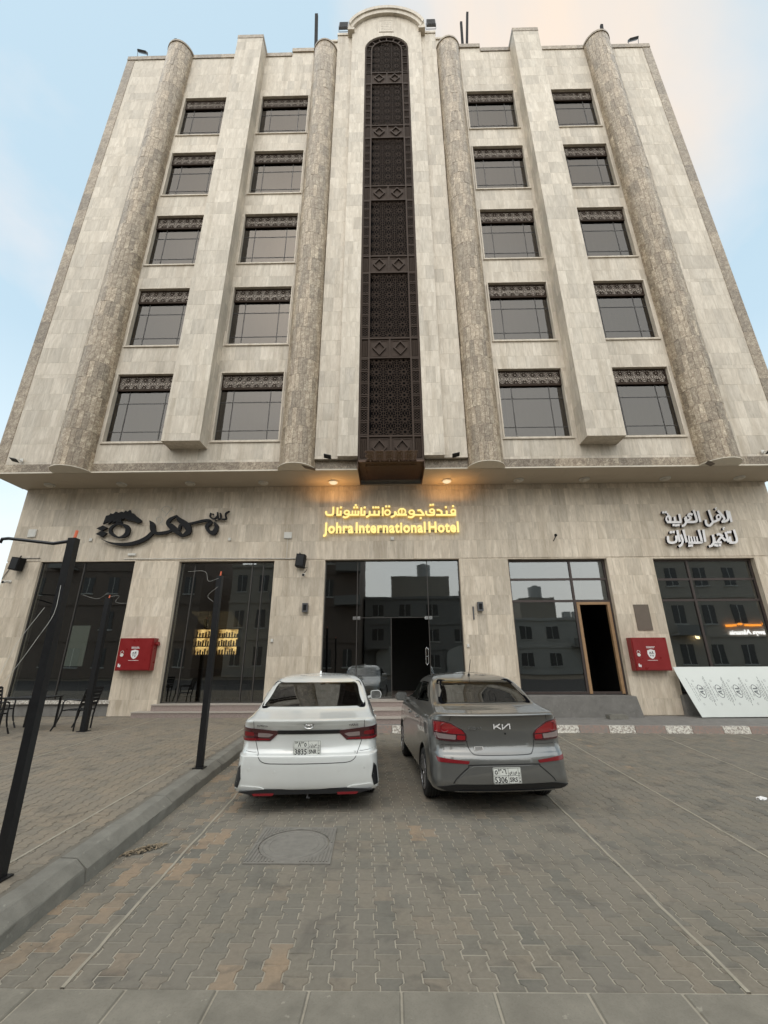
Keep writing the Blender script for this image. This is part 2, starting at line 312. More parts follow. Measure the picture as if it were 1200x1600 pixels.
def crom(pts, closed=False, k=5):
    n = len(pts); out = []
    P = [np.array(p, float) for p in pts]
    for i in range(n if closed else n-1):
        p0 = P[i-1] if (closed or i > 0) else 2*P[0]-P[1]; p1 = P[i]; p2 = P[(i+1) % n]
        p3 = P[(i+2) % n] if (closed or i+2 < n) else 2*P[-1]-P[-2]
        for q in range(k):
            t = q/k; out.append(.5*((2*p1)+(-p0+p2)*t+(2*p0-5*p1+4*p2-p3)*t*t+(-p0+3*p1-3*p2+p3)*t**3))
    if not closed: out.append(P[-1])
    return out
_sk = [0]
def stroke(mb, pts, w, y0, depth, closed=False, smooth=True, mp_=None, matf=0, mats=1):
    """a brush stroke of width w (or widths as third coordinate) as a solid lettering piece standing off a wall"""
    P3 = [(p[0], p[1], p[2] if len(p) > 2 else w) for p in pts]
    if smooth and len(P3) > 2: P3 = crom(P3, closed)
    else: P3 = [np.array(p, float) for p in P3]
    n = len(P3); A = []; B = []
    for i in range(n):
        a = P3[i-1] if (closed or i > 0) else P3[0]; b = P3[(i+1) % n] if (closed or i+1 < n) else P3[-1]
        d1 = P3[i][:2]-a[:2]; d2 = b[:2]-P3[i][:2]
        if not closed and i == 0: d1 = d2
        if not closed and i == n-1: d2 = d1
        d1 = d1/(np.linalg.norm(d1)+1e-9); d2 = d2/(np.linalg.norm(d2)+1e-9); t_ = d1+d2; t_ = t_/(np.linalg.norm(t_)+1e-9)
        nn = np.array([-t_[1], t_[0]]); k = min(1.6, 1/max(.4, abs(nn @ np.array([-d1[1], d1[0]]))))
        A.append(P3[i][:2]+nn*P3[i][2]/2*k); B.append(P3[i][:2]-nn*P3[i][2]/2*k)
    _sk[0] = (_sk[0]+1) % 9; yy = y0-.0008*_sk[0]
    M = mp_ or (lambda x, z: (x, z))
    vs = []
    for y in (yy, yy+depth):
        for a, b in zip(A, B):
            xa, za = M(*a); xb, zb = M(*b); vs += [(xa, y, za), (xb, y, zb)]
    fr = []; sd = []; m2 = 2*n
    for i in range(n if closed else n-1):
        j = (i+1) % n
        fr += [(2*i, 2*i+1, 2*j+1, 2*j), (m2+2*i, m2+2*j, m2+2*j+1, m2+2*i+1)]
        sd += [(2*i, 2*j, m2+2*j, m2+2*i), (2*i+1, m2+2*i+1, m2+2*j+1, 2*j+1)]
    if not closed: sd += [(0, m2, m2+1, 1), (2*n-2, 2*n-1, m2+2*n-1, m2+2*n-2)]
    nb = len(mb.v); mb.v += vs
    for f in fr: mb.f.append(tuple(nb+i for i in f)); mb.mi.append(matf); mb.tone.append(.5)
    for f in sd: mb.f.append(tuple(nb+i for i in f)); mb.mi.append(mats); mb.tone.append(.5)
def blob(mb, poly, y0, depth, mp_=None, matf=0, mats=1):
    M = mp_ or (lambda x, z: (x, z)); poly = [M(*p) for p in poly]; n = len(poly)
    _sk[0] = (_sk[0]+1) % 9; y0 = y0-.0008*_sk[0]
    nb = len(mb.v); mb.v += [(x, y0, z) for x, z in poly]+[(x, y0+depth, z) for x, z in poly]
    fs = [(tuple(range(n)), matf), (tuple(range(2*n-1, n-1, -1)), matf)]+[((i, n+i, n+(i+1) % n, (i+1) % n), mats) for i in range(n)]
    for f, m in fs: mb.f.append(tuple(nb+i for i in f)); mb.mi.append(m); mb.tone.append(.5)

def text_obj(name, s, size, mats, parent, loc, rot=(math.pi/2, 0, 0), extrude=.01, bold=0, width=None, sx=1.0, align='LEFT', sz=1.0):
    c = bpy.data.curves.new(name, 'FONT'); c.body = s; c.size = size; c.extrude = extrude; c.offset = bold; c.align_x = align; c.resolution_u = 3
    o = bpy.data.objects.new(name, c); COL.objects.link(o); bpy.context.view_layer.update()
    me = bpy.data.meshes.new_from_object(o.evaluated_get(bpy.context.evaluated_depsgraph_get())); bpy.data.objects.remove(o); bpy.data.curves.remove(c)
    if len(me.vertices) == 0: return None
    xs = [v.co.x for v in me.vertices]
    if width: sx = width/(max(xs)-min(xs))
    for v in me.vertices: v.co.x *= sx; v.co.y *= sz
    me.materials.clear()
    for m in mats: me.materials.append(MATS[m])
    if len(mats) > 1:
        for p in me.polygons: p.material_index = 0 if abs(p.normal.z) > .6 else 1
    o = bpy.data.objects.new(name, me); link(o, parent); o.location = loc; o.rotation_euler = rot; return o

# ------------------------------------------------------------------ pavers
def paver_template(p, Lp, a=.0125, gap=.0042, half=False):
    prof = [(.5, -1), (.7, -1), (.8, 1), (1, 1)] if half else [(0, 1), (.2, 1), (.3, -1), (.7, -1), (.8, 1), (1, 1)]
    right = [(p/2+a*s_-gap, v*Lp) for v, s_ in prof]; right[0] = (right[0][0], (Lp*.5 if half else 0)+gap); right[-1] = (right[-1][0], Lp-gap)
    ring = right+[(-x, y) for x, y in right[::-1]]
    def inset(k): return [(x-(k if x > 0 else -k), min(max(y, (Lp*.5 if half else 0)+gap+k), Lp-gap-k)) for x, y in ring]
    top = inset(.004); n = len(ring)
    vs = [(x, y, 0) for x, y in top]+[(x, y, -.005) for x, y in ring]+[(x, y, -.013) for x, y in ring]
    fs = [tuple(range(n))]
    for b in (0, n):
        fs += [(b+i, b+n+i, b+n+(i+1) % n, b+(i+1) % n) for i in range(n)]
    return np.array(vs), fs
def pave(parent, name_mat, region, p, Lp, shear, z, inside, y_lo, xoff=0., n_single=300, tonefn=None):
    """region x0,x1,y0,y1 of I-shaped interlocking pavers; columns lean by shear"""
    x0, x1, y0, y1 = region; V, Fs = paver_template(p, Lp); VH, FH_ = paver_template(p, Lp, half=True); items = []
    ncol = int((x1-x0+abs(shear)*(y1-y0)+2)/p)+2
    for ci in range(ncol):
        xc = x0-1+ci*p+xoff
        j = 0; y = y_lo-(Lp/2 if ci % 2 else 0)
        while y < y1:
            xm = xc+shear*(y+Lp/2-y_lo)
            if x0 <= xm <= x1 and inside(xm, y+Lp/2): items.append((xm, y, y+Lp/2))
            y += Lp
    out = []
    for xm, y, yc in items:
        u, v, c = project((xm, yc, z)); vis = c > .3 and -40 < u < 1240 and v < 1640
        area = (660/c)**2*p*Lp*abs((CAM_H-z)/math.hypot(yc, CAM_H-z)) if vis else 0
        out.append((area, xm, y))
    out.sort(reverse=True)
    def verts(xm, y, r_):
        vv = (VH if y < y_lo-1e-6 else V).copy(); dz = r_.normal(0, .0009); tx, ty = r_.normal(0, .006, 2)
        vv[:, 2] += dz+vv[:, 0]*tx+(vv[:, 1]-Lp/2)*ty
        W = np.empty_like(vv); yy = vv[:, 1]+y
        W[:, 1] = yy
        W[:, 0] = xm+vv[:, 0]+shear*(yy-(y+Lp/2)); W[:, 2] = z+vv[:, 2]; return W
    tone = tonefn or (lambda x, y: float(nrng.rand()))
    for area, xm, y in out[:n_single]:
        Fs_ = FH_ if y < y_lo-1e-6 else Fs; cx, cy = xm, y+Lp/2; W = verts(xm, y, nrng); W = W-np.array([cx, cy, z])
        me = bpy.data.meshes.new('paver'); me.from_pydata([tuple(q) for q in W], [], Fs_); me.materials.append(MATS[name_mat])
        at = me.attributes.new('tone', 'FLOAT', 'FACE'); tv = tone(xm, y); at.data.foreach_set('value', [tv]*len(Fs_))
        o = bpy.data.objects.new('paver', me); link(o, parent); o.location = (cx, cy, z)
    rest = out[n_single:]; AV = []; AF = []; AT = []; nv = len(V)
    base_i = 0
    for k, (area, xm, y) in enumerate(rest):
        W = verts(xm, y, nrng); AV.append(W); tv = tone(xm, y)
        for f in (FH_ if y < y_lo-1e-6 else Fs): AF.append(tuple(i+base_i for i in f)); AT.append(tv)
        base_i += len(W)
    me = bpy.data.meshes.new('pavers_beyond'); me.from_pydata(np.concatenate(AV).tolist(), [], AF); me.materials.append(MATS[name_mat])
    at = me.attributes.new('tone', 'FLOAT', 'FACE'); at.data.foreach_set('value', AT)
    o = bpy.data.objects.new('pavers_beyond', me); link(o, parent); o['kind'] = 'stuff'

SH = -.0765
def kerb_x(y): return -2.46+SH*(y-3.35)
Y_FRONT = 3.065
# far ground, road, bases
g = MB(); g.box(-400, 400, -300, 500, -.6, -.03); tag(g.build('ground', 'far_ground'), kind='structure')
g = MB(); g.box(-60, 60, -14, 2.0, -.03, -.004); tag(g.build('road', 'asphalt'), kind='structure')
lot = MB(); lot.box(-9, 24, 2.0, 14.2, -.028, -.0052).build('parking_lot', 'sand_joint'); lot_o = bpy.data.objects['parking_lot']; tag(lot_o, kind='structure')
MH = (-1.37, -.585, 4.57, 5.43)
def kerb2_y(x): return 11.72-.055*(x-4.6) if x > 4.6 else 11.72
def in_lot(x, y): return x > kerb_x(y)-.03 and y < kerb2_y(x)-.02 and not (MH[0]+.03+.05*(5-y) < x < MH[1]-.03+.05*(5-y) and MH[2]+.05 < y < MH[3]-.05)
def lot_tone(x, y):
    v = float(nrng.rand())*.95
    if x < -1.95+SH*(y-3) + .35 and nrng.rand() < .30: v = .96+.04*nrng.rand()
    if nrng.rand() < .003: v = .98
    for (a, b) in ((-.72, 3.3), (-.68, 3.1), (.30, 5.2), (-.98, 3.1)):
        if abs(x-a) < .09 and abs(y-b) < .16: v = .99
    return v
pave(lot_o, 'paver_concrete', (-4, 14, Y_FRONT, 12.0), .1345, .205, -.06, 0, in_lot, Y_FRONT, 0., 300, lot_tone)
# concrete seam strips between parking bays
def strip(pts, w, z, parent, mat='strip_concrete', name='bay_line', th=.012):
    m = MB(); n = len(pts); vs = []
    for i, (x, y) in enumerate(pts):
        jit = .003*math.sin(i*7.3); vs += [(x-w/2+jit, y, z), (x+w/2+jit*.6, y, z), (x-w/2+jit, y, z-th), (x+w/2+jit*.6, y, z-th)]
    fs = []
    for i in range(n-1):
        a, b = 4*i, 4*i+4; fs += [(a, a+1, b+1, b), (a, b, b+2, a+2), (a+1, a+3, b+3, b+1)]
    m.add(vs, fs); return m.build(name, mat, parent)
def seg(x0, y0, x1, y1, n=24):
    return [(x0+(x1-x0)*i/n+rng.uniform(-.006, .006), y0+(y1-y0)*i/n) for i in range(n+1)]
strip(seg(-1.85, Y_FRONT, -2.5, 11.6, 50), .022, .004, lot_o); strip(seg(1.93, Y_FRONT, 2.25, 11.6, 50), .022, .004, lot_o)
strip(seg(3.30, 3.2, 3.95, 11.6, 50), .022, .004, lot_o); strip(seg(5.2, 5.2, 6.35, 11.4, 40), .022, .004, lot_o); strip(seg(7.2, 6., 8.2, 11.3, 40), .022, .004, lot_o)
# front concrete slabs
ks = MB(); ks.box(-12, 14, 2.0, Y_FRONT-.004, -.028, -.0105); kso = ks.build('kerb_strip', 'sand_joint'); tag(kso, kind='structure')
x = -8.6
while x < 9.4:
    m = MB(); w = .508; y1_ = Y_FRONT-.006; y0_ = 2.62; dz = rng.uniform(-.003, .002)
    b0 = [(x+.006, y0_), (x+w-.006, y0_), (x+w-.006, y1_), (x+.006, y1_)]
    m.prism_xy(b0, -.02, -.006+dz); n0 = len(m.v)
    c = [(x+.014, y0_+.008), (x+w-.014, y0_+.008), (x+w-.014, y1_-.008), (x+.014, y1_-.008)]
    m.v[4:8] = [(px, py, -.004+dz) for px, py in b0]
    m.add([(px, py, -.004+dz) for px, py in b0]+[(px, py, .004+dz) for px, py in c], [(4, 5, 6, 7), (0, 1, 5, 4), (1, 2, 6, 5), (2, 3, 7, 6), (3, 0, 4, 7)])
    o = m.build('slab', 'slab_concrete', kso, fix=False); x += w
# terrace (left pavement) and right pavement
tb = MB(); tb.prism_xy([(-30, 2.6), (kerb_x(2.6)-.18, 2.6), (kerb_x(11.6)-.18, 11.6), (kerb_x(11.6)-.18, 14.3), (-30, 14.3)], -.02, .1642); tbo = tb.build('terrace', 'terrace_joint'); tag(tbo, kind='structure')
def in_terr(x, y): return x < kerb_x(y)-.30 and y < 13.66
def terr_tone(x, y): return .15+.75*float(nrng.rand())
pave(tbo, 'terrace_concrete', (-13, -2.4, 3.0, 13.7), .1345, .205, SH, .17, in_terr, 3.0, .03, 300, terr_tone)
strip([(-3.121+(y-4.042)*-.063, y) for y in np.linspace(3.2, 11.6, 60)], .024, .173, tbo); strip([(-6.09+(y-7.96)*-.105, y) for y in np.linspace(5.0, 13.4, 60)], .024, .173, tbo)
# left kerb stones
ko = MB(); ko.prism_xy([(kerb_x(2.4)-.28, 2.4), (kerb_x(2.4)-.02, 2.4), (kerb_x(11.7)-.02, 11.7), (kerb_x(11.7)-.28, 11.7)], -.02, .08); koo = ko.build('kerb', 'kerb_concrete'); tag(koo, kind='structure')
y = 2.5; k = 0
while y < 11.6:
    l = .98 if k % 3 else .75; y2 = min(y+l-.008, 11.7); dz = rng.uniform(-.004, .004); dx = rng.uniform(-.006, .006)
    pr = [(0, -.01), (-.012, .09), (-.018, .10), (-.105, .166), (-.12, .17), (-.245, .172), (-.25, .1), (-.25, -.01)]
    m = MB(); vs = []; nn = len(pr); ys = np.linspace(y, y2, 5)
    for q, yy in enumerate(ys):
        for px, pz in pr: vs.append((kerb_x(yy)+px+dx+(rng.uniform(-.005, .005)), yy, pz+dz+(rng.uniform(-.004, .003) if pz > 0 else 0)))
    fs = [tuple(range(nn)), tuple((4*nn)+i for i in range(nn-1, -1, -1))]
    for q in range(4): fs += [(q*nn+i, q*nn+(i+1) % nn, (q+1)*nn+(i+1) % nn, (q+1)*nn+i) for i in range(nn)]
    m.add(vs, fs); m.build('kerb_stone', 'kerb_concrete', koo); y = y2+.008; k += 1
# right pavement with painted kerb
pv = MB(); pv.prism_xy([(-3.4, 11.86), (4.6, 11.86), (16, 11.2), (30, 10.8), (30, 14.3), (-3.4, 14.3)], -.02, .15); pvo = pv.build('pavement', 'cement_render'); tag(pvo, kind='structure')
x = -3.4; k = 0
while x < 15:
    w = .62 if k % 2 else .72; m = MB(); y0_, y1_ = kerb2_y(x), kerb2_y(x+w); 
    m.prism_xy([(x, y0_), (x+w-.012, y1_), (x+w-.012, y1_+.14), (x, y0_+.14)], -.01, .155)
    m.v[4] = (m.v[4][0], m.v[4][1]+.035, m.v[4][2]); m.v[5] = (m.v[5][0], m.v[5][1]+.035, m.v[5][2])
    m.build('painted_kerb_stone', 'kerb_paint_white' if k % 2 else 'kerb_paint_red', pvo); x += w; k += 1

# ------------------------------------------------------------------ the hotel
HB = thing('hotel_building', 'tall cream stone hotel with brown round columns and a carved dark screen up its middle', 'building', (0, 0, 0))
YW, YG, XC = 12.4, 13.7, .04
FH = 3.947; WZ0 = 8.58; WHH = 2.78
Z0U, ZTOP = 7.5, 30.35
wins = [(XC-9.68, XC-7.38), (XC-5.99, XC-3.71), (XC+3.71, XC+5.99), (XC+7.38, XC+9.70)]
XL, XR = -13.05, 13.1
TILES = []       # (area, verts, faces, mat, tone, key)
def tile(x0, x1, z0, z1, y, mat, key, tone=None, th=.02, g=.0009):
    if x1-x0 < .03 or z1-z0 < .03: return
    u, v, c = project(((x0+x1)/2, y, (z0+z1)/2)); a = (x1-x0)*(z1-z0)*(660/c)**2*abs(y/math.sqrt(y*y+((z0+z1)/2-CAM_H)**2))
    TILES.append((a, x0+g, x1-g, z0+g, z1-g, y, mat, key, nrng.rand() if tone is None else tone, th))
def tile_side(y0, y1, z0, z1, x, mat, key, sgn):
    TILES.append((0.001, x, y0, z0, y1, z1, mat, key, nrng.rand(), sgn))
def clad(x0, x1, z0, z1, y, mat, key, tw=.31, rh=FH/6, zref=WZ0):
    k0 = math.floor((z0-zref)/rh); r0 = k0
    while True:
        a, b = max(z0, zref+r0*rh), min(z1, zref+(r0+1)*rh)
        if a >= z1-1e-6: break
        if b-a > .02:
            off = -(r0 % 2)*tw*.5; n = 0; x = x0+off
            while x < x1:
                # two neighbours are often cut from one slab and read as one wide tile
                w = tw*rng.choice((1, 1, 1.5, 2, 1)) if tw < .32 else tw
                xa, xb = max(x, x0), min(x+w, x1)
                if xb-xa < .06 and xb < x1: pass
                tile(xa, xb, a, b, y, mat, key); x += w
        r0 += 1
def holes_clad(x0, x1, z0, z1, holes, y, mat, key, **kw):
    """split a wall into rectangles around rectangular holes"""
    zs = sorted({z0, z1, *[h[2] for h in holes if z0 < h[2] < z1], *[h[3] for h in holes if z0 < h[3] < z1]})
    xs0 = sorted({x0, x1})
    for a, b in zip(zs[:-1], zs[1:]):
        cuts = sorted((h[0], h[1]) for h in holes if h[2] <= a+1e-6 and h[3] >= b-1e-6); x = x0
        for c0, c1 in cuts:
            if c0 > x: clad(x, c0, a, b, y, mat, key, **kw)
            x = max(x, c1)
        if x < x1: clad(x, x1, a, b, y, mat, key, **kw)
up_holes = []
for k in range(5):
    for (a, b) in wins: up_holes.append((a, b, WZ0+k*FH, WZ0+k*FH+WHH))
BAND = 7.82
# core of the upper floors: butted boxes leaving the windows open
core = MB(); core.tn = .5
yc0, yc1 = YW+.018, YW+.5
zr = [Z0U+.004]+[z for k in range(5) for z in (WZ0+k*FH, WZ0+k*FH+WHH)]+[ZTOP]
for i in range(0, len(zr)-1):
    if i == 0: core.box(XL+.03, XC-1.08, yc0, yc1, zr[0], 7.76); core.box(XC+1.08, XR-.03, yc0, yc1, zr[0], 7.76); core.box(XL+.03, XR-.03, yc0, yc1, 7.761, zr[1])
    elif i % 2 == 0: core.box(XL+.03, XR-.03, yc0, yc1, zr[i], zr[i+1])
    else:
        xs = [XL+.03]+[v for w in wins for v in w]+[XR-.03]
        for q in range(0, len(xs), 2): core.box(xs[q], xs[q+1], yc0, yc1, zr[i], zr[i+1])
core.box(XL+.03, XR-.03, yc1+.35, 31, 7.77, ZTOP-.3)
facade = core.build('facade_wall', 'travertine_upper', HB)
holes_clad(XL+.38, XC-2.46, BAND, ZTOP-.02, [h for h in up_holes if h[1] < 0], YW, 'travertine_upper', 'facade')
holes_clad(XC+2.46, XR-.38, BAND, ZTOP-.02, [h for h in up_holes if h[0] > 0], YW, 'travertine_upper', 'facade')
# brown marble edge strips, bottom band and parapet caps
for s_, xa, xb in ((-1, XL, XL+.38), (1, XR-.38, XR)):
    z = BAND
    while z < ZTOP+.25:
        m = MB(); m.tn = rng.random(); m.box(xa, xb, YW-.015, YW+.3, z+.002, min(z+FH/4, ZTOP+.27)-.002); m.build('edge_stone', 'brown_marble_trim', HB); z += FH/4
x = XL
while x < XR-.05:
    x2 = min(x+1.02, XR)
    if not (x > XC-1.0-.02 and x2 < XC+1.1):
        for (a, b) in ([(x, min(x2, XC-1.07))] if x < XC-1.07 < x2 else [(max(x, XC+1.07), x2)] if x < XC+1.07 < x2 else [(x, x2)]):
            if b-a > .05:
                m = MB(); m.tn = rng.random(); m.box(a+.002, b-.002, YW-.03, YW+.3, Z0U+.03, BAND-.003); m.build('band_stone', 'brown_marble_trim', HB)
    x = x2
for (a, b, z) in ((XL, -4.72, ZTOP), (-4.72, -2.42, ZTOP+.36), (2.50, 4.72, ZTOP+.36), (4.72, XR, ZTOP)):
    nn_ = max(1, round((b-a)/1.2)); w_ = (b-a)/nn_
    if z > ZTOP: m = MB(); m.tn = .4; m.box(a+.003, b-.003, YW+.02, YW+.40, ZTOP-.2, z-.012); m.build('parapet_wall', 'travertine_upper', HB)
    for i in range(nn_): m = MB(); m.tn = rng.random(); m.box(a+i*w_+.002, a+(i+1)*w_-.002, YW-.04, YW+.45, z-.01, z+.27); m.build('parapet_stone', 'brown_marble_trim', HB)
# square piers
for (a, b) in ((XC-7.31, XC-6.07), (XC+6.15, XC+7.37)):
    m = MB(); m.box(a+.02, b-.02, 11.82, YW+.1, 8.33, 30.75); po = m.build('square_pier', 'travertine_upper', HB); key = ('pier', po)
    clad(a, b, 8.31, 30.6, 11.8, 'travertine_upper', po)
    for x_, sg in ((a, -1), (b, 1)):
        z = 8.31; 
        while z < 30.6:
            z2 = min(z+FH/6, 30.6)
            for y_ in (11.8, 12.1): tile_side(y_+.002, y_+.298, z+.002, z2-.002, x_, 'travertine_upper', po, sg)
            z = z2
    m = MB(); m.box(a-.015, b+.015, 11.785, YW+.44, 30.602, 30.86); m.build('pier_cap', 'brown_marble_trim', po)
# central bay: outer pilasters, inner pilasters, arch
ob = MB()
for s_ in (-1, 1):
    xa, xb = sorted((XC+s_*1.70, XC+s_*2.46)); ob.box(xa, xb, 12.24, 12.6, BAND+.02, 31.6)
    xa2, xb2 = sorted((XC+s_*2.46, XC+s_*2.85)); ob.box(xa2, xb2, 12.26, 12.6, 29.5, 31.1)
ob.box(XC-1.7, XC+1.7, 12.45, 12.8, 29.0, 32.2)
obo = ob.build('centre_bay', 'travertine_upper', HB)
for s_ in (-1, 1):
    xa, xb = sorted((XC+s_*1.70, XC+s_*2.46)); clad(xa, xb, BAND, 31.6, 12.22, 'travertine_upper', obo, tw=.38)
    m = MB(); m.box(xa-.02, xb+.02, 12.18, 12.7, 31.602, 31.78); m.build('shoulder_cap', 'travertine_upper', obo)
    m = MB(); xa2, xb2 = sorted((XC+s_*2.462, XC+s_*2.87)); m.box(xa2, xb2, 12.2, 12.7, 31.102, 31.25); m.build('shoulder_cap', 'travertine_upper', obo)
PY = 12.05; OPX = 1.06
pil = MB()
for s_ in (-1, 1):
    xa, xb = sorted((XC+s_*OPX, XC+s_*1.71)); pil.box(xa, xb, PY+.02, 12.44, 7.85, 29.9)
pilo = pil.build('inner_pilaster', 'travertine_upper', HB)
for s_ in (-1, 1):
    xa, xb = sorted((XC+s_*OPX, XC+s_*1.71)); clad(xa, xb, 7.83, 29.9, PY, 'travertine_upper', pilo, tw=.325)
# arched head: semicircular opening below a segmental arch
ZS = 30.05; hw = 1.71; zc_side = 32.25; rise = 1.15
def seg_arch(hw_, z_side, rise_, n=24):
    Rr = (hw_*hw_+rise_*rise_)/(2*rise_); cz = z_side+rise_-Rr; th = math.asin(hw_/Rr)
    return [(XC+Rr*math.sin(-th+2*th*i/n), cz+Rr*math.cos(-th+2*th*i/n)) for i in range(n+1)]
n = 24; _t = seg_arch(hw, 31.60, 1.25, 12); top = [(XC-hw, ZS+(31.60-ZS)*i/6) for i in range(6)]+_t+[(XC+hw, 31.60-(31.60-ZS)*i/6) for i in range(1, 7)]
inn = [(XC-OPX*math.cos(math.pi*i/n), ZS+OPX*math.sin(math.pi*i/n)) for i in range(n+1)]
ah = MB(); vs = []; 
for y_ in (PY+.002, 12.44):
    vs += [(x_, y_, z_) for x_, z_ in top]+[(x_, y_, z_) for x_, z_ in inn]
m2 = 2*(n+1); fs = []
for i in range(n):
    a, b, c, d = i, i+1, n+1+i+1, n+1+i
    fs += [(a, b, c, d), (m2+a, m2+d, m2+c, m2+b), (a, m2+a, m2+b, b), (d, c, m2+c, m2+d)]
ah.add(vs, fs)
for s_ in (-1, 1):
    xa, xb = sorted((XC+s_*OPX, XC+s_*hw)); ah.box(xa, xb, PY+.002, 12.44, 29.902, ZS-.0)
# fill between the pilaster sides and the arch ends
ah.tn = .8; aho = ah.build('arched_head', 'travertine_upper', HB)
def arch_band(hw1, z1, r1, hw2, z2, r2, y0, y1):
    A = seg_arch(hw1, z1, r1); B = seg_arch(hw2, z2, r2); m = MB(); k = len(A)
    vs = [(x_, y0, z_) for x_, z_ in A]+[(x_, y0, z_) for x_, z_ in B]+[(x_, y1, z_) for x_, z_ in A]+[(x_, y1, z_) for x_, z_ in B]; fs = []
    for i in range(k-1):
        fs += [(i, i+1, k+i+1, k+i), (2*k+i, 3*k+i, 3*k+i+1, 2*k+i+1), (i, 2*k+i, 2*k+i+1, i+1), (k+i, k+i+1, 3*k+i+1, 3*k+i)]
    fs += [(0, k, 3*k, 2*k), (k-1, 3*k-1, 4*k-1, 2*k-1)]
    return m.add(vs, fs)
m = arch_band(1.88, 31.98, 1.36, 1.69, 31.58, 1.27, PY-.14, 12.7); m.tn = .3; m.build('arch_moulding', 'travertine_upper', HB)
m = arch_band(1.885, 32.00, 1.37, 1.80, 31.80, 1.34, PY-.20, PY-.1401); m.tn = .4; m.build('arch_moulding', 'travertine_upper', HB)
for s_ in (-1, 1):
    m = MB(); xa, xb = sorted((XC+s_*1.60, XC+s_*1.93)); m.box(xa, xb, PY-.15, 12.7, 31.40, 31.56); m.box(xa+.10 if s_ > 0 else xa+.02, xb-.02 if s_ > 0 else xb-.10, PY-.12, 12.7, 31.562, 31.95); m.build('arch_impost', 'travertine_upper', HB)
# carved inscription panel under the arch
cp = MB(); cp.tn = .9
cp.box(XC-.37, XC+.37, PY-.016, PY+.001, 31.40, 32.42)
cpo = cp.build('carved_panel', 'travertine_upper', HB)
cl = MB(); cl.tn = .05
for x_ in (-.34, .34): cl.box(XC+x_-.008, XC+x_+.008, PY-.024, PY-.0165, 31.45, 32.38)
for z_ in (31.44, 32.38): cl.box(XC-.35, XC+.35, PY-.024, PY-.0165, z_-.008, z_+.008)
for r_ in range(5):
    x_ = -.26
    while x_ < .24:
        w_ = rng.uniform(.04, .13); zz = 31.58+r_*.15; cl.box(XC+x_, XC+x_+w_, PY-.022, PY-.0165, zz, zz+rng.uniform(.02, .06)); x_ += w_+.03
cl.build('carving', 'travertine_upper', cpo)
# round columns
COLS = [(-10.33, .6), (-3.0, .58), (3.08, .57), (10.44, .6)]
for ci, (cx, rr) in enumerate(COLS):
    m = MB(); zt = (30.50, 30.30, 30.32, 30.42)[ci]; ns = 28
    pts = [(cx-rr*.975*math.cos(math.pi*i/ns), YW-rr*.975*math.sin(math.pi*i/ns)) for i in range(ns+1)]+[(cx+rr*.975, YW+.3), (cx-rr*.975, YW+.3)]
    m.prism_xy(pts, Z0U+.02, zt); co = m.build('round_column', 'brown_marble_trim', HB)
    st = MB(); nst = 12; hrow = FH/6; z = Z0U+.03; row = 0
    while z < zt-.02:
        z2 = min(z+hrow, zt)
        for i in range(nst+1):
            a0 = math.pi*(i-(.5 if row % 2 else 0))/nst; a1 = a0+math.pi/nst; a0, a1 = max(a0, 0), min(a1, math.pi)
            if a1-a0 < .02: continue
            st.tn = rng.random(); ro = rr+rng.uniform(-.004, .006); g_ = .004/rr; am = (a0+a1)/2
            arc = [(cx-ro*math.cos(a), YW-ro*math.sin(a)) for a in (a0+g_, am, a1-g_)]; inr = [(cx-(rr-.03)*math.cos(a), YW-(rr-.03)*math.sin(a)) for a in (a1, am, a0)]
            st.prism_xy(arc+inr, z+.003, z2-.003)
        z = z2; row += 1
    so_ = st.build('marble_cladding', 'brown_marble', co); so_['kind'] = 'stuff'
    m = MB(); pts = [(cx-(rr+.035)*math.cos(math.pi*i/ns), YW-(rr+.035)*math.sin(math.pi*i/ns)) for i in range(ns+1)]+[(cx+rr+.035, YW+.3), (cx-rr-.035, YW+.3)]
    m.prism_xy(pts, zt+.002, zt+.12); m.build('column_cap', 'brown_marble_trim', co)
    m = MB(); pts = [(cx-(rr+.03)*math.cos(math.pi*i/ns), YW-(rr+.03)*math.sin(math.pi*i/ns)) for i in range(ns+1)]+[(cx+rr+.03, YW-.033), (cx-rr-.03, YW-.033)]
    m.prism_xy(pts, Z0U-.005, Z0U+.018); m.build('column_base_rim', 'soffit_trim', co)
# chipped lower edges of two columns
for cx, zz in ((-2.60, 7.5), (10.0, 7.5)):
    m = MB(); m.prism_xy([(cx-.16, 11.96), (cx+.22, 12.2), (cx+.2, 12.38), (cx-.1, 12.2)], 7.482, 7.492); m.build('broken_edge', 'plaque_brown', HB)
# soffit panels and light edge trim
sf = MB(); sf.box(XL+.02, XC-1.08, YW-.02, 14.1, Z0U+.004, Z0U+.02); sf.box(XC+1.08, XR-.02, YW-.02, 14.1, Z0U+.004, Z0U+.02)
sf.box(XC-1.08, XC+1.08, 13.66, 14.1, Z0U+.004, Z0U+.02)
sfo = sf.build('soffit', 'soffit_panel', HB)
for (a, b) in ((XL, XC-1.075), (XC+1.075, XR)):
    n_ = int(round((b-a)/.92)); w_ = (b-a)/n_
    for i in range(n_):
        for (ya, yb) in ((YW-.02, 13.05), (13.05, 13.69)):
            m = MB(); m.box(a+i*w_+.002, a+(i+1)*w_-.002, ya+.002, yb-.002, Z0U-.006, Z0U+.003); m.build('soffit_panel', 'soffit_panel', sfo)
m = MB()
for a, b in ((XL, COLS[0][0]-.6), (COLS[0][0]+.6, COLS[1][0]-.58), (COLS[1][0]+.58, XC-1.08), (XC+1.08, COLS[2][0]-.57), (COLS[2][0]+.57, COLS[3][0]-.6), (COLS[3][0]+.6, XR)):
    m.box(a+.002, b-.002, YW-.045, YW-.021, Z0U-.012, Z0U+.028)
m.build('soffit_edge_trim', 'soffit_trim', HB)

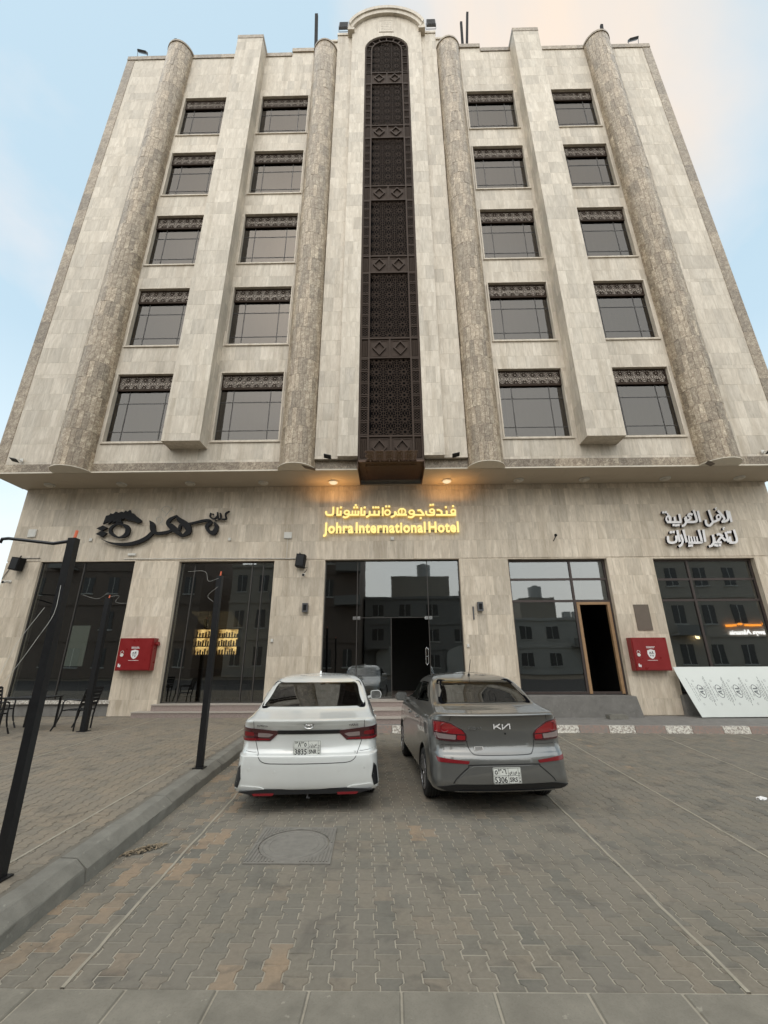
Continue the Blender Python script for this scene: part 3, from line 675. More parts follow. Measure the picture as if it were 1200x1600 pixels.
# ---- windows
def star_cell(mb, cx, cz, s, w, y, d, clipx=None, clipz=None):
    """one cell of the girih lattice: two eight-pointed stars"""
    segs = []
    for (ox, oz, r_, ph) in ((0, 0, s/2, 0), (s/2, s/2, s*.207*1.0, 0)):
        P_ = [(ox+r_*math.cos(ph+k*math.pi/4), oz+r_*math.sin(ph+k*math.pi/4)) for k in range(8)]
        st_ = 3 if r_ > s*.3 else 2
        for k in range(8): segs.append((P_[k], P_[(k+st_) % 8]))
        if r_ > s*.3:
            Q_ = [(.31*s*math.cos((k+.5)*math.pi/4), .31*s*math.sin((k+.5)*math.pi/4)) for k in range(8)]
            for k in range(8): segs.append((Q_[k], Q_[(k+3) % 8]))
    for k in range(8):
        a = (k+.5)*math.pi/4; segs.append(((.24*s*math.cos(a), .24*s*math.sin(a)), (.62*s*math.cos(a) if k % 2 else .6*s*math.cos(a), .6*s*math.sin(a))))
    for q, ((x0, z0), (x1, z1)) in enumerate(segs):
        # clip to the panel
        X0, Z0_, X1, Z1_ = cx+x0, cz+z0, cx+x1, cz+z1; t0, t1 = 0, 1; ok = True
        for p0, dp, lo, hi in ((X0, X1-X0, clipx[0], clipx[1]), (Z0_, Z1_-Z0_, clipz[0], clipz[1])):
            if abs(dp) < 1e-9:
                if p0 < lo or p0 > hi: ok = False
            else:
                ta, tb = sorted(((lo-p0)/dp, (hi-p0)/dp)); t0, t1 = max(t0, ta), min(t1, tb)
        if not ok or t1-t0 < .02: continue
        a = Vector((X0+(X1-X0)*t0, 0, Z0_+(Z1_-Z0_)*t0)); b = Vector((X0+(X1-X0)*t1, 0, Z0_+(Z1_-Z0_)*t1)); dd = (b-a).normalized(); nn = Vector((-dd.z, 0, dd.x))*w/2
        yy = y-.0005*(q % 12)
        vs = [(p.x, yv, p.z) for yv in (yy, y+d) for p in (a-nn, a+nn, b+nn, b-nn)]
        mb.add(vs, [(0, 1, 2, 3), (0, 4, 5, 1), (2, 6, 7, 3), (1, 5, 6, 2), (3, 7, 4, 0)])
WW = wins[0][1]-wins[0][0]
def win_meshes(w):
    D = {}
    m = MB()     # cream trim frame lining the opening, then dark aluminium bars
    for a, b, c, d in ((0, .05, 0, WHH), (w-.05, w, 0, WHH), (.05, w-.05, WHH-.05, WHH), (.05, w-.05, 0, .05)):
        m.box(a+.001, b-.001, -.03, .34, c+.001, d-.001)
    D['trim'] = m.mesh('window_trim', 'travertine_upper')
    m = MB(); yb = .155
    xs = [.05, .50, w-.50, w-.05]; zs = [.05, .50, 1.62, 2.14]
    for x_ in xs: m.box(x_-.012, x_+.012, yb-.012, yb+.05, .05, WHH-.05)
    for z_ in zs+[WHH-.05]:
        for i in range(3): m.box(xs[i]+.0122, xs[i+1]-.0122, yb-.010, yb+.045, z_-.011, z_+.011)
    D['frame'] = m.mesh('window', 'window_frame')
    D['panes'] = []
    for i in range(3):
        for j in range(3):
            q = MB(); q.box(xs[i]+.012, xs[i+1]-.012, yb, yb+.012, zs[j]+.011, zs[j+1]-.011); D['panes'].append(q.mesh('pane', 'window_glass'))
    m = MB(); s = .31; z0, z1 = 2.14, WHH-.05; nx = int(math.ceil((w-.1)/s))
    for i in range(nx+1):
        for j in range(-1, 3): star_cell(m, .05+s*(i), z0+.11+s*j, s, .0095, .09, .008, (.06, w-.06), (z0+.05, z1-.04))
    m.box(.052, w-.052, .085, .14, z1-.045, z1); m.box(.052, w-.052, .085, .14, z0-.03, z0+.05)
    m.box(.052, .09, .0855, .1395, z0+.051, z1-.046); m.box(w-.09, w-.052, .0855, .1395, z0+.051, z1-.046)
    D['lattice'] = m.mesh('lattice', 'screen_brown', fix=False)
    m = MB(); m.box(.052, w-.052, .118, .128, z0+.051, z1-.046); D['backing'] = m.mesh('lattice_backing', 'lattice_backing')
    m = MB(); m.box(-.02, w+.02, -.05, .20, -.035, -.001); D['sill'] = m.mesh('sill', 'travertine_upper')
    return D
WM = win_meshes(WW)
def curtain_mesh(x0, x1, drop):
    m = MB(); n = 60; vs = []
    for i in range(n+1):
        x_ = x0+(x1-x0)*i/n; y_ = .30+.008*math.sin(i*.9)+.006*math.sin(i*.37)
        for z_ in (drop, 2.7): vs.append((x_, y_, z_))
    for i in range(n+1):
        x_, y_, z_ = vs[2*i]; vs.append((x_, y_+.006, z_)); vs.append((x_, y_+.006, 2.7))
    k = 2*(n+1); fs = []
    for i in range(n): fs += [(2*i, 2*i+2, 2*i+3, 2*i+1), (k+2*i, k+2*i+1, k+2*i+3, k+2*i+2)]
    return m.add(vs, fs).mesh('curtain', 'curtain', smooth=True, fix=False)
CURT = [curtain_mesh(*a) for a in ((.42, WW-.02, .06), (.12, WW-.25, .06), (.5, WW-.1, .06), (.02, WW-.4, .06), (.3, WW-.02, .25))]
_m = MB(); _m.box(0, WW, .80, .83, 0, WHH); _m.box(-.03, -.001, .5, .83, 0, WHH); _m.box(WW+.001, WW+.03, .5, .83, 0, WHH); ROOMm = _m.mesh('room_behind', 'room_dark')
for k in range(5):
    for wi, (a, b) in enumerate(wins):
        o = inst('window', WM['frame'], HB, (a, YW, WZ0+k*FH)); inst('window_trim', WM['trim'], o)
        for p in WM['panes']: inst('pane', p, o)
        inst('lattice', WM['lattice'], o); inst('lattice_backing', WM['backing'], o); inst('sill', WM['sill'], o)
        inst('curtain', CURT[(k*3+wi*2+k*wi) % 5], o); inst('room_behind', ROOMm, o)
# torn bits of white tape on one window
m = MB()
for x_, z_ in ((.42, 1.55), (.75, 1.38)):
    m.prism_xz([(x_, z_), (x_+.06, z_+.02), (x_+.08, z_+.09), (x_+.03, z_+.1)], .205, .2085)
m.build('tape_scrap', 'white_print', HB, loc=(wins[2][0], YW, WZ0))

# ---- tall carved screen (mashrabiya)
SY = 12.10; SX0, SX1 = XC-OPX+.01, XC+OPX-.01; PIT = 3.92; ZB0 = 7.73
sc = MB(); sw = .06
def vbar(m, x, z0, z1, w=.06, y=SY, d=.08): m.box(x-w/2, x+w/2, y, y+d, z0, z1)
sc.cur = 0
ZSP = ZS
for s_ in (0, 1):
    x_ = SX0+.03 if s_ == 0 else SX1-.03; vbar(sc, x_, 7.70, ZSP, .06)
    x_ = SX0+.315 if s_ == 0 else SX1-.315; vbar(sc, x_, 7.70, ZSP, .055)
Ro, Ri = OPX-.01, OPX-.325
for (r0, r1) in ((Ro-.06, Ro), (Ri-.03, Ri+.025)):
    n = 20; vs = []
    for y_ in (SY, SY+.08):
        for rr in (r0, r1): vs += [(XC-rr*math.cos(math.pi*i/n), y_, ZSP+rr*math.sin(math.pi*i/n)) for i in range(n+1)]
    k = n+1; fs = []
    for i in range(n): fs += [(i, i+1, k+i+1, k+i), (i, 2*k+i, 2*k+i+1, i+1), (k+i, k+i+1, 3*k+i+1, 3*k+i)]
    sc.add(vs, fs)
for i in range(1, 8):
    a = math.pi*i/8; p0 = (XC-(Ri+.026)*math.cos(a), SY+.04, ZSP+(Ri+.026)*math.sin(a)); p1 = (XC-(Ro-.061)*math.cos(a), SY+.04, ZSP+(Ro-.061)*math.sin(a)); sc.bar(p0, p1, .04, .06)
ix0, ix1 = SX0+.343, SX1-.343
secs = []
for k in range(6):
    zb = ZB0+k*PIT; zt = zb+.83
    for z_ in (zb, zt): 
        sc.box(ix0, ix1, SY-.004, SY+.08, z_-.03, z_+.03)
        for xa, xb in ((SX0+.061, SX0+.287), (SX1-.287, SX1-.061)): sc.box(xa, xb, SY+.004, SY+.08, z_-.03, z_+.03)
    sc.box(XC-.028, XC+.028, SY+.001, SY+.08, zb+.031, zt-.031)
    ztop = ZB0+(k+1)*PIT if k < 5 else ZSP+.0
    secs.append((zt+.03, ztop-.03 if k < 5 else ZSP))
sco = sc.build('carved_screen', 'screen_brown_light', HB)
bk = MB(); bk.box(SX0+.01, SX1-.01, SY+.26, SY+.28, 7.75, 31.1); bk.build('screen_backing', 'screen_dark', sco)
dm = MB(); cw = (ix1-ix0)/2-.03
def diamond_mesh(w, h):
    m = MB(); m.box(0, w, .045, .06, 0, h)
    for a, b, c, d in ((.05, w-.05, h-.085, h-.065), (.05, w-.05, .04, .055), (.05, .065, .056, h-.086), (w-.065, w-.05, .056, h-.086)): m.box(a, b, .03, .0445, c, d)
    cx, cz, rx, rz, t_ = w/2, h/2, w*.36, h*.40, .05
    P_ = [(cx, cz+rz), (cx+rx, cz), (cx, cz-rz), (cx-rx, cz)]; Q_ = [(cx, cz+rz-t_*1.3), (cx+rx-t_*1.3, cz), (cx, cz-rz+t_*1.3), (cx-rx+t_*1.3, cz)]
    for y_, yb in ((-.015, .0445),):
        vs = [(x_, y_, z_) for x_, z_ in P_+Q_]+[(x_, yb, z_) for x_, z_ in P_+Q_]; fs = []
        for i in range(4): j = (i+1) % 4; fs += [(i, j, 4+j, 4+i), (i, 8+i, 8+j, j), (4+i, 4+j, 12+j, 12+i)]
        m.add(vs, fs)
    return m.mesh('diamond_panel', 'screen_brown_light')
DMm = diamond_mesh(cw, .77)
fl = MB(); fl.box(0, .226, .05, .06, 0, .77)
for i in range(3): fl.box(.04+i*.055, .075+i*.055, .015, .0495, .03, .70)
FLm = fl.mesh('fluted_panel', 'screen_brown')
sq = MB(); S_ = .226; hh = .47
for z_ in (0, hh-.035): sq.box(0, S_, .0, .06, z_, z_+.035)
nz_ = 2
for i in range(2):
    for j in range(4):
        x0, z0 = i*S_/2, .04+j*(hh-.08)/4; x1, z1 = x0+S_/2, z0+(hh-.08)/4
        sq.bar((x0, .03, z0), (x1, .03, z1), .013, .02, (0, 1, 0)); sq.bar((x0, .0315, z1), (x1, .0315, z0), .013, .02, (0, 1, 0))
SQm = sq.mesh('side_lattice', 'screen_brown_light', fix=False)
def lat_mesh(w, h, s):
    m = MB(); nx = int(round(w/s)); 
    for i in range(nx+1):
        for j in range(int(h/s)+2): star_cell(m, s*(i+.5), s*(j+.3), s, .0145, .055, .008, (0, w), (0, h))
    for i in (1, 2): m.box(s*i-.010, s*i+.010, .040, .08, 0, h)
    return m.mesh('lattice_panel', 'screen_brown', fix=False)
LW = ix1-ix0; LH = secs[0][1]-secs[0][0]; LATm = lat_mesh(LW, LH, LW/3)
for k in range(6):
    zb = ZB0+k*PIT
    inst('diamond_panel', DMm, sco, (ix0, SY, zb+.03)); inst('diamond_panel', DMm, sco, (XC+.03, SY, zb+.03))
    for x_ in (SX0+.061, SX1-.287): inst('fluted_panel', FLm, sco, (x_, SY, zb+.03))
    z0, z1 = secs[k]
    if k < 5: inst('lattice_panel', LATm, sco, (ix0, SY, z0))
    ns_ = 6 if k < 5 else 3; st_ = (z1-z0)/ns_
    for x_ in (SX0+.061, SX1-.287):
        for j in range(ns_): inst('side_lattice', SQm, sco, (x_, SY+.0, z0+j*st_+(st_-hh)/2))
m = MB(); s = LW/3; z0 = secs[5][0]; H_ = ZSP+Ri-.02-z0
for i in range(4):
    for j in range(int(H_/s)+2): star_cell(m, s*(i+.5), s*(j+.3), s, .0145, .055, .008, (.0, LW), (0, H_-.02-(.02 if i == 1 else .26)))
for i in (1, 2): m.box(s*i-.010, s*i+.010, .040, .08, 0, H_-.08)
m.build('lattice_panel', 'screen_brown', sco, fix=False, loc=(ix0, SY, z0))
# underside of the screen and the sides of its slot in the soffit
m = MB(); m.box(SX0, SX1, SY, 13.64, 7.672, 7.70)
for x_ in (SX0+.2, SX1-.2): m.box(x_-.02, x_+.02, SY+.04, 13.5, 7.655, 7.6715)
m.box(SX0+.23, SX1-.23, SY+.30, SY+.36, 7.655, 7.6715); m.box(SX0+.02, SX1-.02, SY, SY+.05, 7.64, 7.6715)
m.build('screen_underside', 'underside_brown', sco)
m = MB()
for i in range(6):
    for j in range(4): star_cell(m, i*.3+.15, j*.3+.15, .3, .018, 0, .012, (0, 1.6), (0, 1.1))
lo = m.build('underside_lattice', 'underside_brown', sco, fix=False, loc=(XC-.8, SY+.40, 7.670)); lo.rotation_euler = (R(-90), 0, 0); lo.location = (XC-.8, SY+.42, 7.668); lo.rotation_euler = (R(90), 0, 0); lo.scale = (1, 1, 1)
m = MB(); m.box(XC-1.076, SX0-.001, SY+.1, 13.66, Z0U-.004, 7.74); m.box(SX1+.001, XC+1.076, SY+.1, 13.66, Z0U-.004, 7.74); m.build('slot_side', 'underside_brown', sco)

# ---- ground-floor wall
gh = [(-11.72, -8.50, .60, 4.88), (-7.05, -3.83, .50, 4.86), (-2.19, 2.27, .62, 4.88), (3.83, 7.09, .70, 4.85), (8.55, 11.86, .70, 4.83)]
GX0, GX1 = -12.87, 12.98
gw = MB()
xs = [GX0+.02]+[v for h in gh for v in (h[0], h[1])]+[GX1-.02]
for q in range(0, len(xs), 2): gw.box(xs[q], xs[q+1], YG+.018, YG+.36, .0, 4.80)
gw.box(GX0+.02, GX1-.02, YG+.018, YG+.36, 4.90, 7.498)
for h in gh: gw.box(h[0], h[1], YG+.018, YG+.36, h[3], 4.899) if h[3] < 4.899 else None
for i in range(0, len(xs), 2): gw.box(xs[i], xs[i+1], YG+.018, YG+.36, 4.801, 4.899)
gwo = gw.build('ground_floor_wall', 'travertine_lower', HB)
holes_clad(GX0, GX1, .165, 7.495, [(a, b, .1, d) for a, b, c, d in gh], YG, 'travertine_lower', gwo, tw=.30, rh=.61, zref=4.88)
# reveals of the openings
m = MB()
for (a, b, c, d) in gh:
    m.box(a-.001, a+.02, YG-.004, YG+.33, c, d-.021); m.box(b-.02, b+.001, YG-.004, YG+.33, c, d-.021); m.box(a-.001, b+.001, YG-.004, YG+.33, d-.02, d+.001)
m.build('opening_lining', 'travertine_lower', HB)
# plinths under the shop windows
m = MB(); m.box(-11.70, -8.52, YG+.06, YG+.3, .17, .50); m.build('plinth', 'cement_render', HB)
m = MB(); m.box(-11.75, -8.48, YG-.02, YG+.34, .502, .60); m.build('window_ledge', 'kerb_paint_white', HB)
m = MB(); m.box(8.5, 11.9, YG-.15, YG+.3, .15, .70); m.build('plinth', 'cement_render', HB)
m = MB(); m.prism_xz([(3.4, .15), (7.12, .15), (7.0, .70), (3.7, .71), (3.45, .5)], 13.28, YG+.3); m.build('entrance_ledge', 'cement_render', HB)
# steps
for (a, b, y0, y1, z0, z1) in ((-7.52, -3.6, 13.25, 13.62, .165, .32), (-7.1, -3.7, 13.50, 14.0, .322, .50), (-2.6, 3.2, 12.06, 12.47, .15, .30), (-2.6, 3.2, 12.44, 13.2, .302, .455), (-2.6, 3.2, 13.17, 14.06, .457, .61)):
    m = MB(); m.box(a, b, y0+.02, y1, z0, z1-.03); m.cur = 1; m.box(a-.01, b+.01, y0, y1, z1-.029, z1); m.build('step', ['granite', 'step_nosing'], HB)
# shopfronts
def shopfront(name, x0, x1, z0, z1, y, vx, hz_, mat, skip=(), fw=.05, nested=None):
    m = MB(); xs = [x0]+vx+[x1]; zs = [z0]+hz_+[z1]
    for i, x_ in enumerate(xs):
        o_ = fw/2 if i == 0 else (-fw/2 if i == len(xs)-1 else 0); m.box(x_+o_-fw/2, x_+o_+fw/2, y-.04, y+.04, z0, z1)
    for j, z_ in enumerate(zs):
        o_ = fw/2 if j == 0 else (-fw/2 if j == len(zs)-1 else 0)
        for i in range(len(xs)-1): m.box(xs[i]+(fw if i == 0 else fw/2), xs[i+1]-(fw if i == len(xs)-2 else fw/2), y-.035, y+.035, z_+o_-fw/2, z_+o_+fw/2)
    fo = m.build('shopfront', mat, HB); fo['label'] = name
    for i in range(len(xs)-1):
        for j in range(len(zs)-1):
            if (i, j) in skip: continue
            q = MB(); q.box(xs[i]+fw/2, xs[i+1]-fw/2, y-.006, y+.006, zs[j]+fw/2, zs[j+1]-fw/2); q.build('glass_pane', 'shop_glass', fo)
    return fo
YGL = YG+.20
f1 = shopfront('frameless glass front of the cafe window', -11.70, -8.52, .60, 4.86, YG+.12, [-10.95, -10.25], [], 'window_frame', fw=.022)
f2 = shopfront('glass front of the cafe door', -7.03, -3.85, .50, 4.84, YGL, [-6.55, -4.62, -4.25], [], 'window_frame', fw=.024)
f3 = shopfront('glass entrance of the hotel', -2.17, 2.25, .62, 4.86, YGL, [-1.10, 1.20], [], 'window_frame', fw=.02, skip=((1, 0),))
# centre bay of the entrance: transom, fixed leaf and the open doorway
for (a, b, c, d) in ((-1.09, 1.19, 3.0, 4.84), (-1.09, -.01, .63, 2.985)):
    q = MB(); q.box(a, b, YGL-.006, YGL+.006, c, d); q.build('glass_pane', 'shop_glass', f3)
q = MB(); q.box(-.012, .006, YGL-.02, YGL+.02, .63, 2.985); q.box(-1.09, 1.19, YGL-.02, YGL+.02, 2.985, 3.0); q.box(.006, 1.16, YGL+.3, YGL+.33, .63, .66); q.build('door_frame', 'window_frame', f3)
q = MB(); q.box(1.155, 1.17, YGL-.9, YGL-.0, .64, 2.97)
q = MB(); q.tube([(1.06, YGL-.07, 1.62), (1.06, YGL-.07, 2.02), (1.10, YGL-.07, 2.08), (1.14, YGL-.07, 2.02), (1.14, YGL-.07, 1.62), (1.10, YGL-.07, 1.56)], .016, 8, True); q.box(1.055, 1.145, YGL-.085, YGL-.02, 1.80, 1.83); q.build('door_handle', 'chrome', f3)
for x_ in (-1.10, 1.20):
    q = MB(); q.box(x_-.13, x_+.11, YGL-.03, YGL-.008, 2.93, 3.03); q.build('patch_fitting', 'chrome', f3)
f4 = shopfront('brown framed glass front with bare wooden door frame', 3.85, 7.07, .72, 4.83, YGL, [5.90], [3.48, 4.18], 'brown_frame', skip=((1, 0),), fw=.07)
q = MB(); 
for a, b, c, d in ((5.94, 6.03, .73, 3.44), (6.91, 7.0, .73, 3.44), (6.031, 6.909, 3.36, 3.44)): q.box(a, b, YGL-.055, YGL+.05, c, d)
q.build('door_frame', 'bare_frame', f4)
f5 = shopfront('brown framed shop window at the right end', 8.57, 11.84, .72, 4.81, YGL, [9.75], [3.48, 4.15], 'brown_frame', fw=.07)
# interiors
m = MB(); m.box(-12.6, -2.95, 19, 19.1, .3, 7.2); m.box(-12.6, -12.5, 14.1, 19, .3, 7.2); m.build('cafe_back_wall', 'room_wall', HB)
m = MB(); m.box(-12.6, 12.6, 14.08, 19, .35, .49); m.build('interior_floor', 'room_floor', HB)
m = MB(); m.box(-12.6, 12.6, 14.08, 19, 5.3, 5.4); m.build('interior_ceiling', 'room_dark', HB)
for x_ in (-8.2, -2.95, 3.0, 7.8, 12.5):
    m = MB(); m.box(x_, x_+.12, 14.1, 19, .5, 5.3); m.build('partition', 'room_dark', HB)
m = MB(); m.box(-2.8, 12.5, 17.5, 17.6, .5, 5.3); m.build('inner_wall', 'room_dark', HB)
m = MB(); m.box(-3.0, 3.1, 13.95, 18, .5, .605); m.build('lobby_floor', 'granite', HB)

# place the cladding tiles: 300 largest as parts, the rest joined per owner
flat = [t_ for t_ in TILES if len(t_) == 10 and t_[0] != .001]; side = [t_ for t_ in TILES if t_[0] == .001]
flat.sort(key=lambda t_: -t_[0])
def tile_geo(m, t_, o=(0, 0, 0)):
    _, x0, x1, z0, z1, y, mat, key, tone, th = t_; m.tn = tone
    e = .0016; vs = [(x0-o[0], y+e-o[1], z0-o[2]), (x1-o[0], y+e-o[1], z0-o[2]), (x1-o[0], y+e-o[1], z1-o[2]), (x0-o[0], y+e-o[1], z1-o[2])]
    dy = rng.uniform(-.0012, .0012)
    fr = [(x0+e-o[0], y+dy-o[1], z0+e-o[2]), (x1-e-o[0], y+dy-o[1], z0+e-o[2]), (x1-e-o[0], y+dy-o[1], z1-e-o[2]), (x0+e-o[0], y+dy-o[1], z1-e-o[2])]
    bk_ = [(p[0], y+th-o[1], p[2]) for p in vs]
    m.add(fr+vs+bk_, [(0, 1, 2, 3)]+[(i, 4+i, 4+(i+1) % 4, (i+1) % 4) for i in range(4)]+[(4+i, 8+i, 8+(i+1) % 4, 4+(i+1) % 4) for i in range(4)])
rest = {}
for i, t_ in enumerate(flat):
    owner = facade if t_[7] == 'facade' else t_[7]
    if i < 300:
        m = MB(); o_ = ((t_[1]+t_[2])/2, t_[5], (t_[3]+t_[4])/2); tile_geo(m, t_, o_); m.build('tile', t_[6], owner, fix=False, loc=o_)
    else:
        rest.setdefault(owner.name, (owner, MB(), t_[6])); tile_geo(rest[owner.name][1], t_)
for t_ in side:
    _, x_, y0, z0, y1, z1, mat, key, tone, sg = t_; rest.setdefault(key.name, (key, MB(), mat)); m = rest[key.name][1]; m.tn = tone
    m.box(min(x_, x_-sg*.02), max(x_, x_-sg*.02), y0, y1, z0, z1)
for nm, (ow, m, mat) in rest.items():
    o = m.build('stone_tiles', mat, ow, fix=False); o['kind'] = 'stuff'

# ------------------------------------------------------------------ lettering on the wall
def aff(a): return lambda x, z: (a[0][0]*x+a[0][1]*z+a[0][2], a[1][0]*x+a[1][1]*z+a[1][2])
MA1 = aff([[0.004332, -4.1e-05, -2.592333], [-4.2e-05, -0.004554, 7.196056]])
MA2 = aff([[0.002966, -0.000779, 8.780889], [-2.7e-05, -0.003128, 6.835778]])
MA3 = aff([[0.005113, 0.000887, -10.9385], [-4.8e-05, -0.005293, 7.517167]])
def word(name, strokes, dots, w, y0, depth, M, mats, parent, dotr=None):
    m = MB()
    for s_ in strokes:
        pts, opt = (s_[0], s_[1]) if isinstance(s_, tuple) else (s_, {})
        stroke(m, pts, opt.get('w', w), y0, depth, opt.get('c', False), opt.get('s', True), M)
    dr = dotr or w*.5
    for dx, dy in dots:
        blob(m, [(dx-dr, dy-dr), (dx+dr, dy-dr), (dx+dr, dy+dr), (dx-dr, dy+dr)], y0, depth, M)
    return m.build(name, mats, parent, fix=True)
def ring(cx, cy, rx, ry, n=10): return [(cx+rx*math.cos(2*math.pi*i/n), cy+ry*math.sin(2*math.pi*i/n)) for i in range(n)]
GS = thing('hotel_sign', 'glowing yellow two line hotel name in Arabic and English above the entrance', 'sign', (0, 13.6, 6.3))
def under(o, root):
    o.parent = root; o.matrix_parent_inverse = Matrix.Translation(-root.location); return o
c_ = {'c': True}; nS = {'s': False}
GM = ['sign_gold_face', 'sign_gold_side']; B = 177
def gw_(strokes, dots): return under(word('arabic_word', strokes, dots, 15, 13.58, .07, MA1, GM, None, 8), GS)
# fa-nun-dal-qaf
gw_([([(1115, B), (958, B)], nS), ([(1109, B), (1109, 142), (1090, 136), (1078, 150), (1085, 165), (1106, 164)], {'w': 13}), ([(1043, B), (1043, 143)], nS), ([(1003, B), (1003, 150), (985, 138), (965, 138)], nS),
     (ring(928, 146, 17, 14), {'c': True, 'w': 13}), ([(944, 146), (944, 172), (930, B), (895, B), (882, 168), (882, 146)], {})], [(1095, 108), (1038, 116), (918, 98), (938, 96)])
# jim-waw-ha-ra-ta
gw_([([(814, 142), (838, 140), (862, B-4)], nS), ([(870, B), (780, B)], {'w': 14, 's': False}),
     (ring(768, 156, 19, 15), {'c': True, 'w': 13}), ([(787, 158), (785, 182), (765, 196), (738, 192)], {}),
     ([(732, B), (650, B)], nS), (ring(692, 152, 28, 24), {'c': True, 'w': 12}), ([(692, 130), (690, B)], {'w': 10, 's': False}), ([(650, B), (640, 152)], {'s': False}),
     ([(638, 148), (634, 180), (605, 196)], {}), (ring(578, 158, 20, 19), {'c': True, 'w': 13})], [(838, 202), (568, 110), (592, 110)])
# alif-nun-ta-ra-nun-alif-shin-waw-nun-alif-lam
gw_([([(541, 185), (541, 118)], nS), ([(518, B), (432, B)], nS), ([(511, B), (511, 143)], nS), ([(476, B), (476, 143)], nS), ([(438, 145), (436, 178), (412, 196)], {}),
     ([(404, B), (366, B)], nS), ([(398, B), (398, 143)], nS), ([(372, 185), (372, 118)], nS),
     ([(350, 145), (350, B), (284, B)], nS), ([(326, B), (326, 143)], {'w': 12, 's': False}), ([(303, B), (303, 143)], {'w': 12, 's': False}), (ring(258, 158, 18, 15), {'c': True, 'w': 13}), ([(284, B), (270, B)], nS), ([(276, 160), (272, 184), (250, 197), (228, 190)], {}),
     ([(217, B), (178, B)], nS), ([(210, B), (210, 143)], nS), ([(184, 185), (184, 118)], nS), ([(150, 112), (150, 165), (140, B), (108, B), (95, 166), (95, 146)], {})],
    [(506, 118), (466, 118), (487, 118), (398, 118), (316, 118), (338, 118), (327, 100), (210, 118)])
# Latin line, one letter at a time
def latin(s, x0, x1, z, size, szc):
    xs = []; probe = []
    c = bpy.data.curves.new('p', 'FONT'); c.size = size
    o = bpy.data.objects.new('p', c); COL.objects.link(o)
    pen = 0
    for ch in s:
        if ch == ' ': pen += size*.10; xs.append(None); continue
        c.body = ch+'|'; bpy.context.view_layer.update(); b1 = max(q[0] for q in o.bound_box)
        c.body = '|'; bpy.context.view_layer.update(); b2 = max(q[0] for q in o.bound_box)
        xs.append((pen, ch)); pen += (b1-b2)+size*.045
    bpy.data.objects.remove(o); bpy.data.curves.remove(c)
    k = (x1-x0)/pen
    for e in xs:
        if e: under(text_obj('letter', e[1], size, GM, None, (x0+e[0]*k, 13.60, z), extrude=.018, bold=size*.036, sx=k, sz=szc), GS)
latin('Johra International Hotel', -2.22, 2.33, 5.745, .46, 1.12)
for a_, b_ in (((-2.2, 6.0), (2.3, 6.0)),):
    pass
t_ = MB(); 
for z_ in (5.82, 6.42): t_.box(-2.15, 2.25, 13.655, 13.69, z_-.012, z_+.012)
under(t_.build('mounting_rail', 'grey_metal', None), GS)
# unseen area lamps added by the sign, standing for its warm light on the overhang
for gx in (-1.95, 2.03):
    ld = bpy.data.lights.new('added_sign_glow', 'AREA'); ld.shape = 'RECTANGLE'; ld.size = 1.3; ld.size_y = .08; ld.energy = 3; ld.color = (1, .50, .15); ld.spread = R(150)
    lo = bpy.data.objects.new('added_sign_glow', ld); link(lo, GS); lo.location = (gx, -.35, .50); lo.rotation_euler = (R(180-12), 0, 0)
# --- car hire sign
RS = thing('car_hire_sign', 'white Arabic car hire lettering with dark edges above the right shop window', 'sign', (10.4, 13.6, 5.8))
def rw(strokes, dots, w=26): return under(word('arabic_word', strokes, dots, w, 13.56, .09, MA2, ['sign_white', 'sign_side'], None, 13), RS)
rw([([(905, 138), (932, 262)], nS), ([(880, 130), (895, 225), (860, 255), (838, 250), (850, 215), (780, 130)], {}), ([(765, 122), (752, 108), (770, 100)], {'w': 12}), ([(850, 252), (820, 262)], {}),
    (ring(790, 205, 22, 24), {'c': True, 'w': 20}), ([(800, 232), (740, 258), (728, 262)], {}), ([(728, 262), (690, 300), (655, 285), (645, 235)], {}), ([(728, 262), (715, 230), (680, 125)], {})], [])
rw([([(556, 135), (588, 262)], nS), ([(510, 125), (545, 235), (528, 258), (470, 262)], {}), ([(500, 180), (470, 170), (452, 190), (478, 215), (455, 245), (470, 262)], {}), ([(470, 262), (430, 255), (415, 215)], {}), ([(420, 200), (432, 250), (410, 295), (380, 305)], {}),
    ([(380, 262), (300, 262)], nS), ([(372, 262), (350, 170)], nS), ([(310, 262), (300, 200)], nS), ([(300, 262), (215, 262)], nS), (ring(232, 225, 24, 32), {'c': True, 'w': 20}), ([(252, 250), (218, 160)], {'w': 16, 's': False})],
   [(345, 295), (290, 295), (318, 298), (200, 150), (172, 152)])
rw([([(955, 345), (985, 450), (970, 484), (900, 486)], {}), ([(920, 486), (908, 420)], nS), ([(862, 370), (895, 484)], nS), ([(842, 350), (838, 328), (858, 322)], {'w': 12}),
    ([(875, 455), (845, 462)], {}), ([(835, 420), (790, 395), (765, 405)], {}), ([(860, 468), (815, 430), (770, 484)], {}), ([(820, 484), (725, 484)], nS), ([(745, 484), (735, 430)], nS), ([(722, 400), (735, 470), (715, 515), (680, 528)], {})],
   [(915, 372), (890, 375), (800, 515), (770, 518), (748, 515)])
rw([([(618, 345), (640, 480)], nS), ([(568, 345), (600, 460), (590, 486), (455, 486)], {}), ([(560, 486), (545, 420)], {'w': 18, 's': False}), ([(530, 486), (515, 420)], {'w': 18, 's': False}), ([(500, 486), (485, 420)], {'w': 18, 's': False}), ([(470, 486), (458, 410)], {'w': 18, 's': False}),
    ([(398, 345), (438, 484)], nS), ([(370, 400), (392, 460), (385, 505), (352, 530)], {}), ([(330, 350), (362, 480)], nS), ([(320, 410), (325, 465), (300, 486), (255, 486), (235, 465), (230, 415)], {})],
   [(495, 518), (468, 520), (262, 375), (292, 372)])
